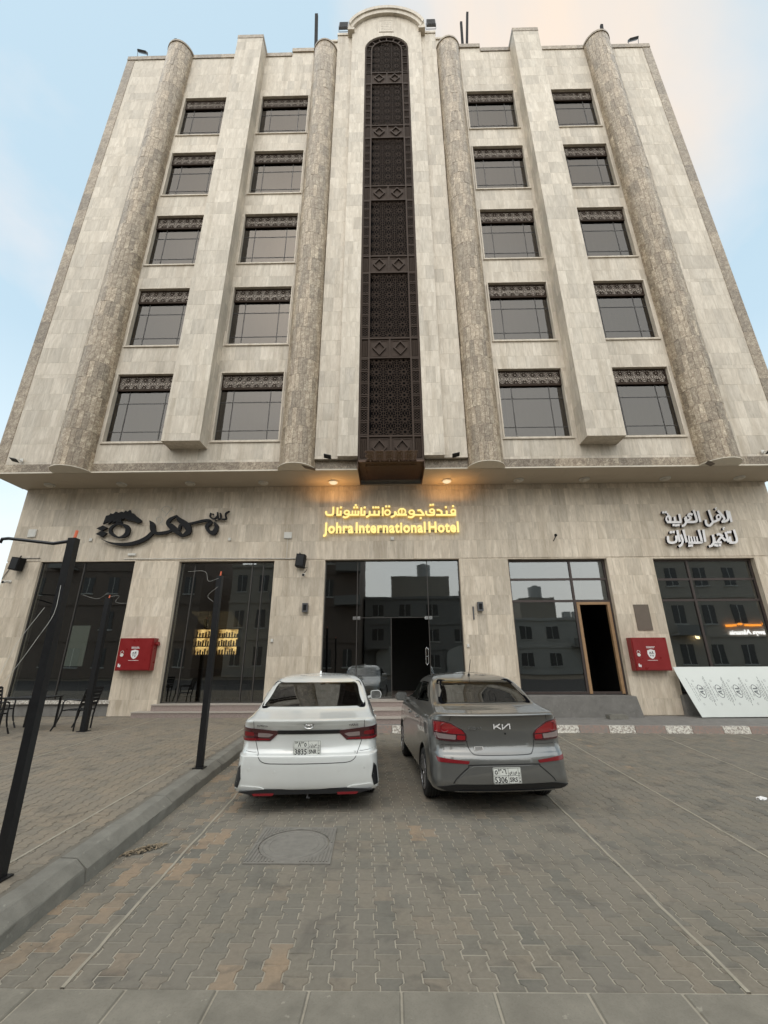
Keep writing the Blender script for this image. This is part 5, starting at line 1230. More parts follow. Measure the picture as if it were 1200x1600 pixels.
t_ = thing('manhole_cover', 'square iron manhole frame with a round lid behind the white car', 'manhole cover', (cx, cy, 0))
n = 40; rr = .345; m = MB(); outer = []; inner = []
for i in range(n):
    a = 2*math.pi*i/n; c_a, s_a = math.cos(a), math.sin(a); k_ = min(hw_/max(abs(c_a), 1e-6), hd/max(abs(s_a), 1e-6)); px, py = (math.copysign(hw_, c_a), math.copysign(hd, s_a)) if i % 10 == 5 else (k_*c_a, k_*s_a); outer.append((px-.05*py, py)); inner.append((rr*c_a, rr*1.08*s_a))
# exact corners for the frame outline
vs = [(x_, y_, .010) for x_, y_ in outer]+[(x_, y_, .010) for x_, y_ in inner]+[(x_, y_, -.02) for x_, y_ in outer]+[(x_, y_, -.02) for x_, y_ in inner]
fs = []
for i in range(n): j = (i+1) % n; fs += [(i, j, n+j, n+i), (i, 2*n+i, 2*n+j, j), (n+i, n+j, 3*n+j, 3*n+i)]
m.add(vs, fs); m.build('manhole_frame', 'manhole_iron', t_, fix=True)
m = MB()
for i in range(-12, 13):
    x_ = i*.031
    for s_ in (-1, 1):
        y_in = math.sqrt(max(0, rr*rr-x_*x_))*1.08+.02; y_out = hd-.03
        if y_out-y_in > .03: a_, b_ = sorted((s_*y_in, s_*y_out)); m.box(x_-.006-.03*(a_+b_)/2, x_+.006-.03*(a_+b_)/2, a_, b_, .0102, .016)
m.build('frame_rib', 'manhole_iron', t_)
m = MB(); m.cyl((0, 0, -.018), rr-.012, .022, 40); m.v = [(x_, y_*1.08, z_) for x_, y_, z_ in m.v]; 
for k_ in (.24, .30):
    ring_ = [(k_*math.cos(2*math.pi*i/32), k_*1.08*math.sin(2*math.pi*i/32), .0045) for i in range(32)]; m.tube(ring_, .004, 4, True)
m.build('manhole_lid', 'manhole_iron', t_)

# ------------------------------------------------------------------ buildings across the street (seen mirrored in the glass)
def far_building(x0, x1, y0, h, mat, lb, storeys, bays, extra=None):
    r_ = random.Random(int(x0*10)); t_ = thing('street_building', lb, 'building', ((x0+x1)/2, y0, 0)); w_ = x1-x0
    m = MB(); m.box(-w_/2, w_/2, -12, 0, 0, h); m.box(-w_/2-.15, w_/2+.15, -12.1, .15, h+.001, h+.35)
    for s_ in range(1, storeys): m.box(-w_/2-.05, w_/2+.05, .001, .12, h*s_/storeys-.12, h*s_/storeys+.12)
    m.build('wall', mat, t_)
    ww = w_/bays*.42; sh = h/storeys; q = MB(); q.box(-ww/2, ww/2, .002, .05, 0, sh*.48); fr = q.mesh('window', 'far_glass')
    q = MB(); q.box(-ww/2-.1, ww/2+.1, .001, .10, -.12, -.001); q.box(-.03, .03, .051, .07, 0, sh*.48); sm = q.mesh('window_sill', 'facing_white')
    for s_ in range(storeys):
        for b in range(bays):
            if r_.random() < .30: continue
            o = inst('window', fr, t_, (-w_/2+w_*(b+.5)/bays, 0, sh*(s_+.30))); inst('window_sill', sm, o)
    for s_ in range(1, storeys):
        if r_.random() < .6: bx = -w_/2+w_*(int(r_.random()*bays)+.5)/bays; m = MB(); m.box(bx-1.3, bx+1.3, .13, 1.3, sh*s_, sh*s_+.14); m.box(bx-1.3, bx+1.3, 1.2, 1.3, sh*s_+.141, sh*s_+.95); m.build('balcony', 'facing_grey', t_)
    if extra: extra(t_, w_, h)
    return t_
def tanks(t_, w_, h):
    m = MB(); m.box(-w_*.3, w_*.15, -9, -2, h+.36, h+3.2); m.build('stair_house', 'facing_cream', t_)
    m = MB(); m.cyl((-.6, -3, h+3.21), .9, 1.5, 18); m.cyl((-.6, -3, h+4.711), .4, .2, 12); m.build('water_tank', 'tank_white', t_)
    for x_ in (w_*.25, w_*.38): m = MB(); m.box(x_-.5, x_+.5, -1.5, -.9, h+.36, h+1.2); m.build('air_conditioner', 'tank_white', t_)
def arches(t_, w_, h):
    tanks(t_, w_, h)
    for s_ in (-.25, .25):
        m = MB(); n = 14; P_ = [(s_*w_-3, 2.2)]+[(s_*w_+3*math.cos(math.pi-math.pi*i/n), 2.2+1.3*math.sin(math.pi*i/n)) for i in range(n+1)]+[(s_*w_+3, 2.2)]
        m.prism_xz([(s_*w_-2.6, 0), (s_*w_+2.6, 0), (s_*w_+2.6, 2.2)]+[(s_*w_+2.6*math.cos(math.pi*i/n), 2.2+1.1*math.sin(math.pi*i/n)) for i in range(1, n)]+[(s_*w_-2.6, 2.2)], .13, .25); m.build('garage_door', 'facing_white', t_)
far_building(-52, -21, -19, 19, 'facing_brown', 'tall brown block across the street, mirrored in the left cafe window', 5, 11)
far_building(-18.5, -8.5, -21, 12, 'facing_cream', 'cream house across the street, mirrored in the cafe door', 3, 4, tanks)
far_building(-7.6, -3.4, -17, 21, 'facing_brown', 'tall narrow block across the street, mirrored at the left of the entrance', 6, 2)
far_building(-3.2, 13.0, -24, 8.6, 'facing_grey', 'low villa across the street, mirrored in the hotel entrance', 3, 5, arches)
far_building(15.0, 25, -27, 6.2, 'facing_white', 'white two storey house across the street, mirrored in the brown framed glass', 2, 3, tanks)
def lit_shop(t_, w_, h):
    m = MB()
    o = text_obj('lit_lettering', 'Zawya Almania', .62, ['white_sign'], None, (0, 0, 0), extrude=.03, bold=.01); o.parent = t_; o.location = (-3.4+4.2, .2, 4.0); o.rotation_euler = (math.pi/2, 0, math.pi)
    m = MB()
    for x0_, x1_, z_ in ((-3.2, -2.2, 0), (-2.0, -1.6, .1), (-1.4, .2, 0), (.4, .8, .15)): m.box(x0_, x1_, .15, .25, 4.75+z_, 4.95+z_)
    m.build('lit_lettering', 'orange_sign', t_)
    for x_ in (-6.5, 3.6): m = MB(); m.cyl((x_, .4, 3.6), .14, .3, 10); m.build('wall_lamp', 'street_lamp_glow', t_)
far_building(28, 46, -17, 15.5, 'facing_cream', 'cream block with a lit shop sign across the street, mirrored in the right window', 4, 6, lit_shop)
m = MB(); m.box(-48, -37, -19, -19.3, 0, 12); 
# ------------------------------------------------------------------ cars
def pchip(xs, ys, x):
    xs = np.array(xs, float); ys = np.array(ys, float); h = np.diff(xs); d = np.diff(ys)/h; m_ = np.zeros_like(ys)
    for i in range(1, len(xs)-1):
        if d[i-1]*d[i] > 0: w1, w2 = 2*h[i]+h[i-1], h[i]+2*h[i-1]; m_[i] = (w1+w2)/(w1/d[i-1]+w2/d[i])
    m_[0], m_[-1] = d[0], d[-1]; i = np.clip(np.searchsorted(xs, x)-1, 0, len(h)-1); t = (x-xs[i])/h[i]
    return (2*t**3-3*t**2+1)*ys[i]+(t**3-2*t**2+t)*h[i]*m_[i]+(-2*t**3+3*t**2)*ys[i+1]+(t**3-t**2)*h[i]*m_[i+1]
def outline(yr, yf, w, bow, rx, ry, L_, nose=.35, NR=14, NC=12, NS=44):
    """half outline from rear centre round the side to the front centre, x >= 0"""
    P_ = []; Bf = lambda x: bow*(abs(x)/w)**2.4
    for i in range(NR): x = (w-rx)*i/NR; P_.append((x, yr+Bf(x)))
    yb = yr+Bf(w-rx)
    for i in range(NC): a = math.pi/2*i/NC; P_.append((w-rx+rx*math.sin(a)**.9 if a > 0 else w-rx, yb+ry*(1-math.cos(a))))
    y0 = yb+ry; fx, fy = min(nose, w*.5), min(.5, (yf-yr)*.2); y1 = yf-fy-.12
    for i in range(NS+1): P_.append((w, y0+(y1-y0)*i/NS))
    for i in range(1, NC+1): a = math.pi/2*i/NC; P_.append((w-fx+fx*math.cos(a), y1+fy*math.sin(a)))
    for i in range(1, NR+1): x = (w-fx)*(1-i/NR); P_.append((x, y1+fy+.12*(1-(x/max(w-fx, 1e-3))**2)))
    return P_
def car_body(sec, Lc, levels, hollow=0):
    """horizontal slices (z, rear y, front y, half width, bow, corner rx, corner ry) stacked into a closed shell"""
    S = np.array(sec, float); Zs = levels; V = []; rings_ = []
    for z in Zs:
        yr, yf, w, bow, rx, ry = [float(pchip(S[:, 0], S[:, k], z)) for k in range(1, 7)]
        half = outline(yr+hollow, yf-hollow, w-hollow, bow, min(rx, (w-hollow)*.6), ry, Lc)
        # body sides swell in the middle and narrow to both ends
        pts = []
        for x, y in half:
            q = (y-Lc/2)/(Lc/2); taper = 1-.012*abs(q)**3 if z < 1.2 else 1
            pts.append((x*taper, y))
        full = pts+[(-x, y) for x, y in pts[-2:0:-1]]; rings_.append([(x, y, z) for x, y in full])
    n = len(rings_[0]); V = [p for r_ in rings_ for p in r_]; F = []
    for i in range(len(rings_)-1):
        for k in range(n): F.append((i*n+k, i*n+(k+1) % n, (i+1)*n+(k+1) % n, (i+1)*n+k))
    for ri, sgn in ((0, 1), (len(rings_)-1, -1)):
        base = ri*n; cz = rings_[ri][0][2]; ys = [p[1] for p in rings_[ri]]; cyy = (min(ys)+max(ys))/2
        prev = list(range(base, base+n)); 
        for s_ in (.75, .5, .25):
            nw = []
            for k in range(n): p = rings_[ri][k]; V.append((p[0]*s_, cyy+(p[1]-cyy)*s_, cz+(.0 if sgn > 0 else (1-s_)*.012))); nw.append(len(V)-1)
            for k in range(n): F.append((prev[k], prev[(k+1) % n], nw[(k+1) % n], nw[k]))
            prev = nw
        V.append((0, cyy, cz+(0 if sgn > 0 else .012))); c_i = len(V)-1
        for k in range(n): F.append((prev[k], prev[(k+1) % n], c_i))
    me = bpy.data.meshes.new('shell'); me.from_pydata(V, [], F); b = bmesh.new(); b.from_mesh(me); bmesh.ops.remove_doubles(b, verts=b.verts, dist=1e-5); bmesh.ops.recalc_face_normals(b, faces=b.faces); b.to_mesh(me); b.free(); return me
def temp_obj(me, name='tmp'): o = bpy.data.objects.new(name, me); COL.objects.link(o); return o
def volume(me):
    b = bmesh.new(); b.from_mesh(me); v = b.calc_volume(); b.free(); return v
def boolean_cut(base, cutters):
    """subtract the cutters one by one; a cut that removes more than the cutter's own volume is redone a hair aside"""
    for c in cutters:
        vc = volume(c.data); v0 = volume(base.data)
        for k in range(6):
            c.location = (.0013*k, .0017*k, -.0011*k)
            md = base.modifiers.new('b', 'BOOLEAN'); md.operation = 'DIFFERENCE'; md.object = c; md.solver = 'EXACT'
            bpy.context.view_layer.update(); me = bpy.data.meshes.new_from_object(base.evaluated_get(bpy.context.evaluated_depsgraph_get())); base.modifiers.clear()
            if 0 <= v0-volume(me) <= vc*1.05+1e-4 and v0-volume(me) > 1e-5: base.data = me; break
        bpy.data.objects.remove(c)
    return base.data
def round_poly(poly, r=.03, k=4):
    out = []; n = len(poly)
    for i in range(n):
        p0, p1, p2 = [Vector((*poly[(i+j) % n], 0)).to_2d() for j in (-1, 0, 1)]; a = (p0-p1); b = (p2-p1); ra = min(r, a.length*.45); rb = min(r, b.length*.45); A = p1+a.normalized()*ra; B_ = p1+b.normalized()*rb
        for q in range(k+1): t = q/k; out.append(tuple(A*(1-t)**2+p1*2*t*(1-t)+B_*t*t))
    return out
class Car:
    def __init__(s, shell): 
        s.bvh = BVHTree.FromPolygons([v.co.copy() for v in shell.vertices], [tuple(p.vertices) for p in shell.polygons])
    def hit(s, axis, u, v):
        o, d = {'r': ((u, -2, v), (0, 1, 0)), 'l': ((-3, u, v), (1, 0, 0)), 'R': ((3, u, v), (-1, 0, 0)), 't': ((u, v, 4), (0, 0, -1)), 'f': ((u, 8, v), (0, -1, 0))}[axis]
        h = s.bvh.ray_cast(Vector(o), Vector(d)); return (h[0], h[1], Vector(d)) if h[0] else (None, None, Vector(d))
    def patch(s, name, axis, poly, mat, parent, off=.004, r=0, hole=None, fine=.045, thick=.010, smooth=True, flat=None):
        """panel whose outline is given in the view along an axis, laid on the body's surface"""
        if r: poly = round_poly(poly, r)
        b = bmesh.new(); vo = [b.verts.new((p[0], p[1], 0)) for p in poly]
        if hole:
            if r: hole = round_poly(hole, r)
            vi = [b.verts.new((p[0], p[1], 0)) for p in hole]; n = len(vo)
            for i in range(n): b.faces.new((vo[i], vo[(i+1) % n], vi[(i+1) % n], vi[i]))
        else:
            b.faces.new(vo)
            xs = [p[0] for p in poly]; ys = [p[1] for p in poly]
            for k_, lo, hi in ((0, min(xs), max(xs)), (1, min(ys), max(ys))):
                c = lo+fine
                while c < hi-.005:
                    pl = [0, 0, 0]; pl[k_] = c; no = [0, 0, 0]; no[k_] = 1; bmesh.ops.bisect_plane(b, geom=b.verts[:]+b.edges[:]+b.faces[:], plane_co=pl, plane_no=no); c += fine
        bmesh.ops.triangulate(b, faces=[f for f in b.faces if len(f.verts) > 4]); bmesh.ops.recalc_face_normals(b, faces=b.faces)
        b.verts.ensure_lookup_table(); P_ = {}; last = None
        for v in b.verts:
            h, nn, d = s.hit(axis, v.co.x, v.co.y)
            P_[v.index] = (h, nn, d)
        good = [v.index for v in b.verts if P_[v.index][0] is not None]
        if not good: b.free(); print('patch missed', name); return None
        bo = {v.index for v in b.verts if v.is_boundary}
        co0 = {v.index: v.co.copy() for v in b.verts}
        for v in b.verts:
            h, nn, d = P_[v.index]
            if h is None:
                j = min(good, key=lambda q: (co0[q]-co0[v.index]).length); h, nn, d = P_[j]; h = h.copy()
            if flat is not None and axis == 'r': v.co = Vector((h.x, flat, h.z))
            else:
                n_ = nn if nn.dot(d) < 0 else -nn; v.co = h+(n_*off if off < .02 else -d*off)
        ex = bmesh.ops.extrude_face_region(b, geom=b.faces[:]); 
        # the extruded copy becomes the visible face, the original sinks into the body
        nv = [g_ for g_ in ex['geom'] if isinstance(g_, bmesh.types.BMVert)]
        dd = {'r': Vector((0, 1, 0)), 'l': Vector((1, 0, 0)), 'R': Vector((-1, 0, 0)), 't': Vector((0, 0, -1)), 'f': Vector((0, -1, 0))}[axis]
        for v in nv: v.co += dd*(thick+off)
        bmesh.ops.recalc_face_normals(b, faces=b.faces)
        me = bpy.data.meshes.new(name); b.to_mesh(me); b.free(); me.materials.append(MATS[mat])
        me.polygons.foreach_set('use_smooth', [smooth]*len(me.polygons)); me.set_sharp_from_angle(angle=R(40))
        o = bpy.data.objects.new(name, me); return link(o, parent)
    def line(s, name, axis, pts, w, mat, parent, off=.0015):
        P_ = [Vector((p[0], p[1])) for p in (crom(pts, False, 6) if len(pts) > 2 else [np.array(pts[0]) + (np.array(pts[1])-np.array(pts[0]))*q/10 for q in range(11)])]
        vs = []; n = len(P_)
        for i, p in enumerate(P_):
            d = (P_[min(i+1, n-1)]-P_[max(i-1, 0)]).normalized(); nn = Vector((-d.y, d.x))*w/2
            for q in (p-nn, p+nn):
                h, _, dd = s.hit(axis, q.x, q.y)
                vs.append(tuple(h-dd*off) if h else (vs[-2] if len(vs) > 1 else (0, 0, 0)))
        me = bpy.data.meshes.new(name); me.from_pydata(vs, [], [(2*i, 2*i+1, 2*i+3, 2*i+2) for i in range(n-1)]); me.materials.append(MATS[mat]); o = bpy.data.objects.new(name, me); return link(o, parent)
def wheel(parent, x, y, r, side, spokes=5, w=.19):
    m = MB(); n = 32; prof = [(-w/2, r*.68), (-w/2, r*.93), (-w*.38, r*.99), (-w*.2, r), (w*.2, r), (w*.38, r*.99), (w/2, r*.93), (w/2, r*.68)]; vs = []
    for px, pr_ in prof:
        for k in range(n): a = 2*math.pi*k/n; vs.append((px, pr_*math.cos(a), pr_*math.sin(a)))
    L_ = len(prof); fs = [(i*n+k, i*n+(k+1) % n, ((i+1) % L_)*n+(k+1) % n, ((i+1) % L_)*n+k) for i in range(L_) for k in range(n)]; m.add(vs, fs)
    wo_ = m.build('wheel', 'tyre_rubber', parent, smooth=True, loc=(x, y, r))
    g = MB()
    for gx in (-.055, -.02, .02, .055): g.cyl((gx-.004, 0, 0), r*1.002, .008, 32, 'x')
    g.build('tread_groove', 'trim_black', wo_)
    m = MB(); s_ = side; m.cyl((s_*w*.36-.01, 0, 0), r*.68, .012, 32, 'x'); q = m.build('wheel_disc', 'trim_black', wo_)
    m = MB(); xo = s_*w*.44
    m.cyl((xo-.01, 0, 0), r*.17, .03, 20, 'x')
    for k in range(spokes):
        a = 2*math.pi*k/spokes+.3
        for da in (-.17, .17): m.bar((xo, r*.12*math.cos(a), r*.12*math.sin(a)), (xo, r*.66*math.cos(a+da), r*.66*math.sin(a+da)), .03, .03, (1, 0, 0))
    n = 32; vs = []
    for px, pr_ in ((xo-.02, r*.64), (xo+.015*s_, r*.64), (xo+.015*s_, r*.69), (xo-.02, r*.69)):
        for k in range(n): a = 2*math.pi*k/n; vs.append((px, pr_*math.cos(a), pr_*math.sin(a)))
    m.add(vs, [(i*n+k, i*n+(k+1) % n, ((i+1) % 4)*n+(k+1) % n, ((i+1) % 4)*n+k) for i in range(4) for k in range(n)]); m.build('rim', 'rim_alloy', wo_)
def plate(parent, x, y, z, ar_num, ar_let, num, let, tilt=0):
    m = MB(); w, h = .335, .165; m.prism_xz(round_poly([(-w/2, -h/2), (w/2, -h/2), (w/2, h/2), (-w/2, h/2)], .014), -.006, 0); p = m.build('number_plate', 'plate_white', parent, loc=(x, y, z)); p.rotation_euler = (tilt, 0, 0)
    m = MB(); e = .004
    m.prism_xz([(-w/2+.004, h/2-.008), (w/2-.004, h/2-.008), (w/2-.004, h/2-.005), (-w/2+.004, h/2-.005)], -.0085, -.0062); m.box(-w/2+.004, w/2-.004, -.0085, -.0062, -h/2+.005, -h/2+.008); m.box(-w/2+.004, -w/2+.007, -.0085, -.0062, -h/2+.0081, h/2-.0081); m.box(w/2-.007, w/2-.004, -.0085, -.0062, -h/2+.0081, h/2-.0081)
    m.box(-w/2+.0071, w/2-.036, -.0085, -.0062, -.0015, .0015); m.box(.012, .015, -.0085, -.0062, -h/2+.0081, -.0016); m.box(.012, .015, -.0085, -.0062, .0016, h/2-.0081); m.box(w/2-.035, w/2-.0325, -.0085, -.0062, -h/2+.0081, h/2-.0081)
    m.cyl((w/2-.021, -.0085, -h/2+.022), .008, .0023, 12, 'y'); m.build('plate_border', 'black_print', p)
    for s_, xx, zz, wd, sz_ in ((num, -.155, -.070, .15, .083), (let, .024, -.062, .095, .062), (ar_num, -.150, .016, .14, .075), (ar_let, .026, .020, .09, .058)):
        text_obj('plate_lettering', s_, sz_, ['black_print'], p, (xx, -.0066, zz), extrude=.001, bold=.0016, width=wd)
    for i, ch in enumerate('KSA'): text_obj('plate_lettering', ch, .022, ['black_print'], p, (w/2-.028, -.0066, .015-i*.024), extrude=.001, bold=.0006)
def seat(parent, x, y, mat, z=.42):
    m = MB(); m.box(-.24, .24, -.22, .26, 0, .12); rot = Matrix.Rotation(R(14), 3, 'X')
    m2 = round_poly([(-.23, .08), (.23, .08), (.21, .62), (-.21, .62)], .06); m.prism_xz(m2, -.30, -.18)
    m3 = round_poly([(-.12, .64), (.12, .64), (.11, .84), (-.11, .84)], .04); m.prism_xz(m3, -.32, -.21); m.bar((-.05, -.26, .6), (-.05, -.26, .66), .015); m.bar((.05, -.26, .6), (.05, -.26, .66), .015)
    m.build('seat', mat, parent, loc=(x, y, z))
def mirror_part(parent, x, y, z, sgn, mat):
    m = MB(); P_ = round_poly([(0, -.07), (.19, -.06), (.21, .03), (.16, .085), (0, .075)], .035); P_ = [(sgn*a, b) for a, b in P_]; n = len(P_)
    m.prism_xz(P_, 0, .05); k0 = len(m.v); cxm = sgn*.10
    m.add([(p[0], .05, p[1]) for p in P_]+[(cxm+(p[0]-cxm)*.6, .10, p[1]*.6) for p in P_], [(i, (i+1) % n, n+(i+1) % n, n+i) for i in range(n)]+[tuple(range(n, 2*n))])
    m.bar((-sgn*.05, .05, -.04), (sgn*.03, .04, -.02), .05, .04); o = m.build('side_mirror', mat, parent, smooth=True, loc=(x, y, z))
    m = MB(); m.prism_xz([(sgn*.10+(p[0]-sgn*.10)*.86, p[1]*.84) for p in P_], -.004, -.0005); m.build('mirror_glass', 'chrome', o)

def build_car(spec):
    sp = spec; t_ = thing(sp['name'], sp['label'], 'car', sp['loc'], sp['rz']); Lc = sp['L']
    lv = sp['levels']; shell = car_body(sp['sec'], Lc, lv); car = Car(shell); base = temp_obj(shell)
    cut = []
    for y in (sp['ry'], sp['fy']):
        for s_ in (-1, 1):
            m = MB(); m.cyl((s_*1.1 if s_ < 0 else .58, y, sp['r']+.01), sp['r']+.045, .52, 40, 'x'); cut.append(temp_obj(m.mesh('c', 'trim_black')))
    # cabin space and window openings
    S2 = [q for q in sp['cab']]; cabm = car_body(S2, Lc, np.linspace(S2[0][0], S2[-1][0], 16)); cut.append(temp_obj(cabm))
    m = MB(); m.prism_xz(round_poly(sp['rw_in'], .05), -.5, sp['rw_depth']); cut.append(temp_obj(m.mesh('c', 'trim_black')))
    m = MB(); m.prism_xz([(-.60, 1.12), (.60, 1.12), (.50, 1.38), (-.50, 1.38)], 2.75, 4.5); cut.append(temp_obj(m.mesh('c', 'trim_black')))
    for w_ in sp['side_win']:
        pin = [(sum(p[0] for p in w_)/len(w_)+(q[0]-sum(p[0] for p in w_)/len(w_))*.90, sum(p[1] for p in w_)/len(w_)+(q[1]-sum(p[1] for p in w_)/len(w_))*.80) for q in w_]
        for s_ in (-1, 1): m = MB(); m.prism_yz(pin, *sorted((s_*.35, s_*1.2))); cut.append(temp_obj(m.mesh('c', 'trim_black')))
    for c in sp.get('cuts', []): cut.append(temp_obj(c()))
    me = boolean_cut(base, cut); bpy.data.objects.remove(base)
    me.materials.clear(); me.materials.append(MATS[sp['paint']]); me.materials.append(MATS['trim_black'])
    mi = []
    for p in me.polygons:
        c = p.center; h = car.bvh.find_nearest(c); inside = h[3] > .02
        mi.append(1 if inside else 0)
    me.polygons.foreach_set('material_index', mi); me.polygons.foreach_set('use_smooth', [True]*len(me.polygons)); me.set_sharp_from_angle(angle=R(34)); me.name = 'body'
    body = bpy.data.objects.new('body', me); link(body, t_)
    for y in (sp['ry'], sp['fy']):
        for s_ in (-1, 1): wheel(t_, s_*(sp['tw']-.095), y, sp['r'], s_, sp.get('spokes', 5))
    # glass with painted edge
    o = car.patch('rear_window', 'r', sp['rw_out'], 'frit', t_, .003, .05, hole=sp['rw_gl'], thick=.008); g_ = car.patch('glass', 'r', [(p[0], p[1]) for p in sp['rw_gl']], 'car_glass', o, .0055, .05, thick=.003)
    car.patch('windscreen', 'f', [(-.68, 1.07), (.68, 1.07), (.55, 1.42), (-.55, 1.42)], 'car_glass', t_, .004, .05)
    for w_ in sp['side_win']:
        for ax in ('l', 'R'):
            cxm, cym = sum(p[0] for p in w_)/len(w_), sum(p[1] for p in w_)/len(w_); inn_ = [(cxm+(p[0]-cxm)*.95, cym+(p[1]-cym)*.90) for p in w_]
            o = car.patch('side_window', ax, w_, 'frit', t_, .003, .03, hole=inn_, thick=.006); car.patch('glass', ax, inn_, 'car_glass', o, .005, .03, thick=.003)
    m = MB(); m.box(-.62, .62, .62, 1.15, .93, .96); m.build('parcel_shelf', 'seat_black', t_)
    for (x_, y_) in ((-.36, 1.55), (.36, 1.55), (-.36, 2.45), (.36, 2.45)): seat(t_, x_, y_, sp['seat'], .44)
    m = MB(); m.box(-.66, .66, .7, 3.2, .36, .42); m.box(-.64, .64, 3.0, 3.25, .43, .98); m.build('cabin_floor', 'seat_black', t_)
    for s_ in (-1, 1): mirror_part(t_, s_*(sp['tw']-.0), sp['my'], sp['mz'], s_, sp['paint'])
    # door seams and handles
    for ax in ('l', 'R'):
        for pts in sp['seams']: car.line('door_seam', ax, pts, .007, 'trim_black', body)
        for (hy, hz_) in sp['handles']: car.patch('door_handle', ax, [(hy-.09, hz_-.012), (hy+.09, hz_-.012), (hy+.09, hz_+.016), (hy-.09, hz_+.014)], sp['paint'], t_, .028, .01)
        car.patch('sill_trim', ax, [(sp['ry']+.40, .19), (sp['fy']-.40, .19), (sp['fy']-.40, .24), (sp['ry']+.40, .24)], 'trim_black', t_, .006)
    sp['detail'](car, t_, body)
    m = MB(); m.box(-.6, .6, .25, Lc-.4, .17, .175); 
    return t_

def yaris_detail(car, t_, body):
    for s_ in (-1, 1):
        f = lambda P_: [(s_*a, b) for a, b in P_]
        o = car.patch('tail_lamp', 'r', f([(.86, .918), (.66, .905), (.40, .882), (.375, .855), (.475, .762), (.865, .758)]), 'lamp_dark_red', t_, .010, .008)
        car.patch('lamp_bar', 'r', f([(.862, .790), (.655, .788), (.655, .762), (.862, .760)]), 'reflector_red', o, .013)
        car.patch('lamp_bar', 'r', f([(.645, .788), (.50, .786), (.478, .770), (.645, .766)]), 'reflector_red', o, .013)
        car.patch('lamp_lens', 'r', f([(.64, .855), (.50, .848), (.44, .835), (.50, .802), (.64, .806)]), 'lamp_clear', o, .0135, .01)
        car.patch('lamp_lens', 'r', f([(.82, .865), (.70, .86), (.69, .82), (.82, .815)]), 'reflector_red', o, .0125, .01)
        car.patch('bumper_vent', 'r', f([(.815, .51), (.852, .46), (.872, .28), (.822, .27), (.792, .37)]), 'trim_black', t_, .006, .008)
        car.patch('corner_blade', 'r', f([(.880, .245), (.78, .295), (.55, .285), (.48, .262), (.72, .252), (.87, .232)]), 'paint_pearl', t_, .014, .008, thick=.03)
        m = MB(); m.prism_xz(f([(.63, .222), (.375, .222), (.385, .200), (.61, .200)]), .012, .05); m.build('reflector', 'reflector_red', t_)
        for (a, b) in ((.385, .445), (.70, .465)):
            h, n_, d = car.hit('r', s_*a, b); m = MB(); m.cyl((h.x, h.y-.004, h.z), .014, .006, 14, 'y'); m.build('parking_sensor', 'paint_pearl', t_)
    car.patch('garnish_bar', 'r', [(-.395, .885), (.395, .885), (.40, .838), (-.40, .838)], 'trim_black', t_, .008)
    m = MB(); m.prism_xz([(-.80, .24), (-.50, .262), (.50, .262), (.80, .24), (.64, .205), (-.64, .205)], .03, .5); m.build('diffuser', 'trim_black', t_)
    car.line('boot_seam', 'r', [(-.70, 1.0), (-.70, .90)], .007, 'trim_black', body)
    car.line('boot_seam', 'r', [(-.67, .76), (-.63, .66), (-.58, .57), (-.50, .535), (-.35, .530), (0, .528), (.35, .530), (.50, .535), (.58, .57), (.63, .66), (.67, .76)], .008, 'trim_black', body)
    car.line('boot_seam', 'r', [(.70, 1.0), (.70, .90)], .007, 'trim_black', body)
    car.line('bumper_seam', 'r', [(-.86, .66), (-.70, .64), (-.64, .64)], .005, 'trim_black', body); car.line('bumper_seam', 'r', [(.86, .66), (.70, .64), (.64, .64)], .005, 'trim_black', body)
    h, _, _ = car.hit('r', 0, .69); plate(t_, -.01, h.y-.040, .690, '٣٨٣٥', 'ر ن س', '3835', 'SNR', R(-4))
    h, _, _ = car.hit('r', 0, .945)
    # three-ellipse emblem
    m = MB()
    for (cx_, cz_, rx, rz) in ((0, 0, .060, .040), (0, .0, .018, .036), (0, .014, .040, .015)): m.tube([(cx_+rx*math.cos(a), 0, cz_+rz*math.sin(a)) for a in [2*math.pi*i/28 for i in range(28)]], .005, 6, True)
    m.build('emblem', 'chrome', t_, smooth=True, loc=(0, h.y-.010, .945))
    for s_, x_, w_ in (('TOYOTA', -.66, .14), ('YARIS', .50, .125)):
        h, _, _ = car.hit('r', x_+.06, .935); text_obj('badge_lettering', s_, .036, ['chrome'], t_, (x_, h.y-.012, .925), extrude=.003, width=w_, bold=.001)
    h, _, _ = car.hit('r', .62, .60); text_obj('badge_lettering', 'Y', .05, ['grey_print'], t_, (.57, h.y-.009, .62), extrude=.002)
    h, _, _ = car.hit('r', 0, .22); m = MB(); m.bar((0.02, h.y-.02, .20), (0.02, h.y-.02, .15), .02); m.bar((.02, h.y-.02, .16), (.05, h.y-.04, .16), .014); m.build('tow_hook', 'grey_metal', t_)
    m = MB(); zt = car.hit('t', 0, 1.85)[0].z; m.prism_yz([(-.10, 0), (.09, 0), (-.06, .055)], -.012, .012); m.build('roof_antenna', 'paint_pearl', t_, loc=(.0, 1.72, car.hit('t', 0, 1.72)[0].z-.002))
    h = car.hit('r', -.46, 1.135)[0]; m = MB(); m.add([(-.11, 0, -.006), (.10, 0, .004), (.12, .03, .022), (-.06, .03, .022)], [(0, 1, 2, 3)]); m.build('window_sticker', 'white_print', t_, fix=False, loc=(-.46, h.y+.02, 1.135))
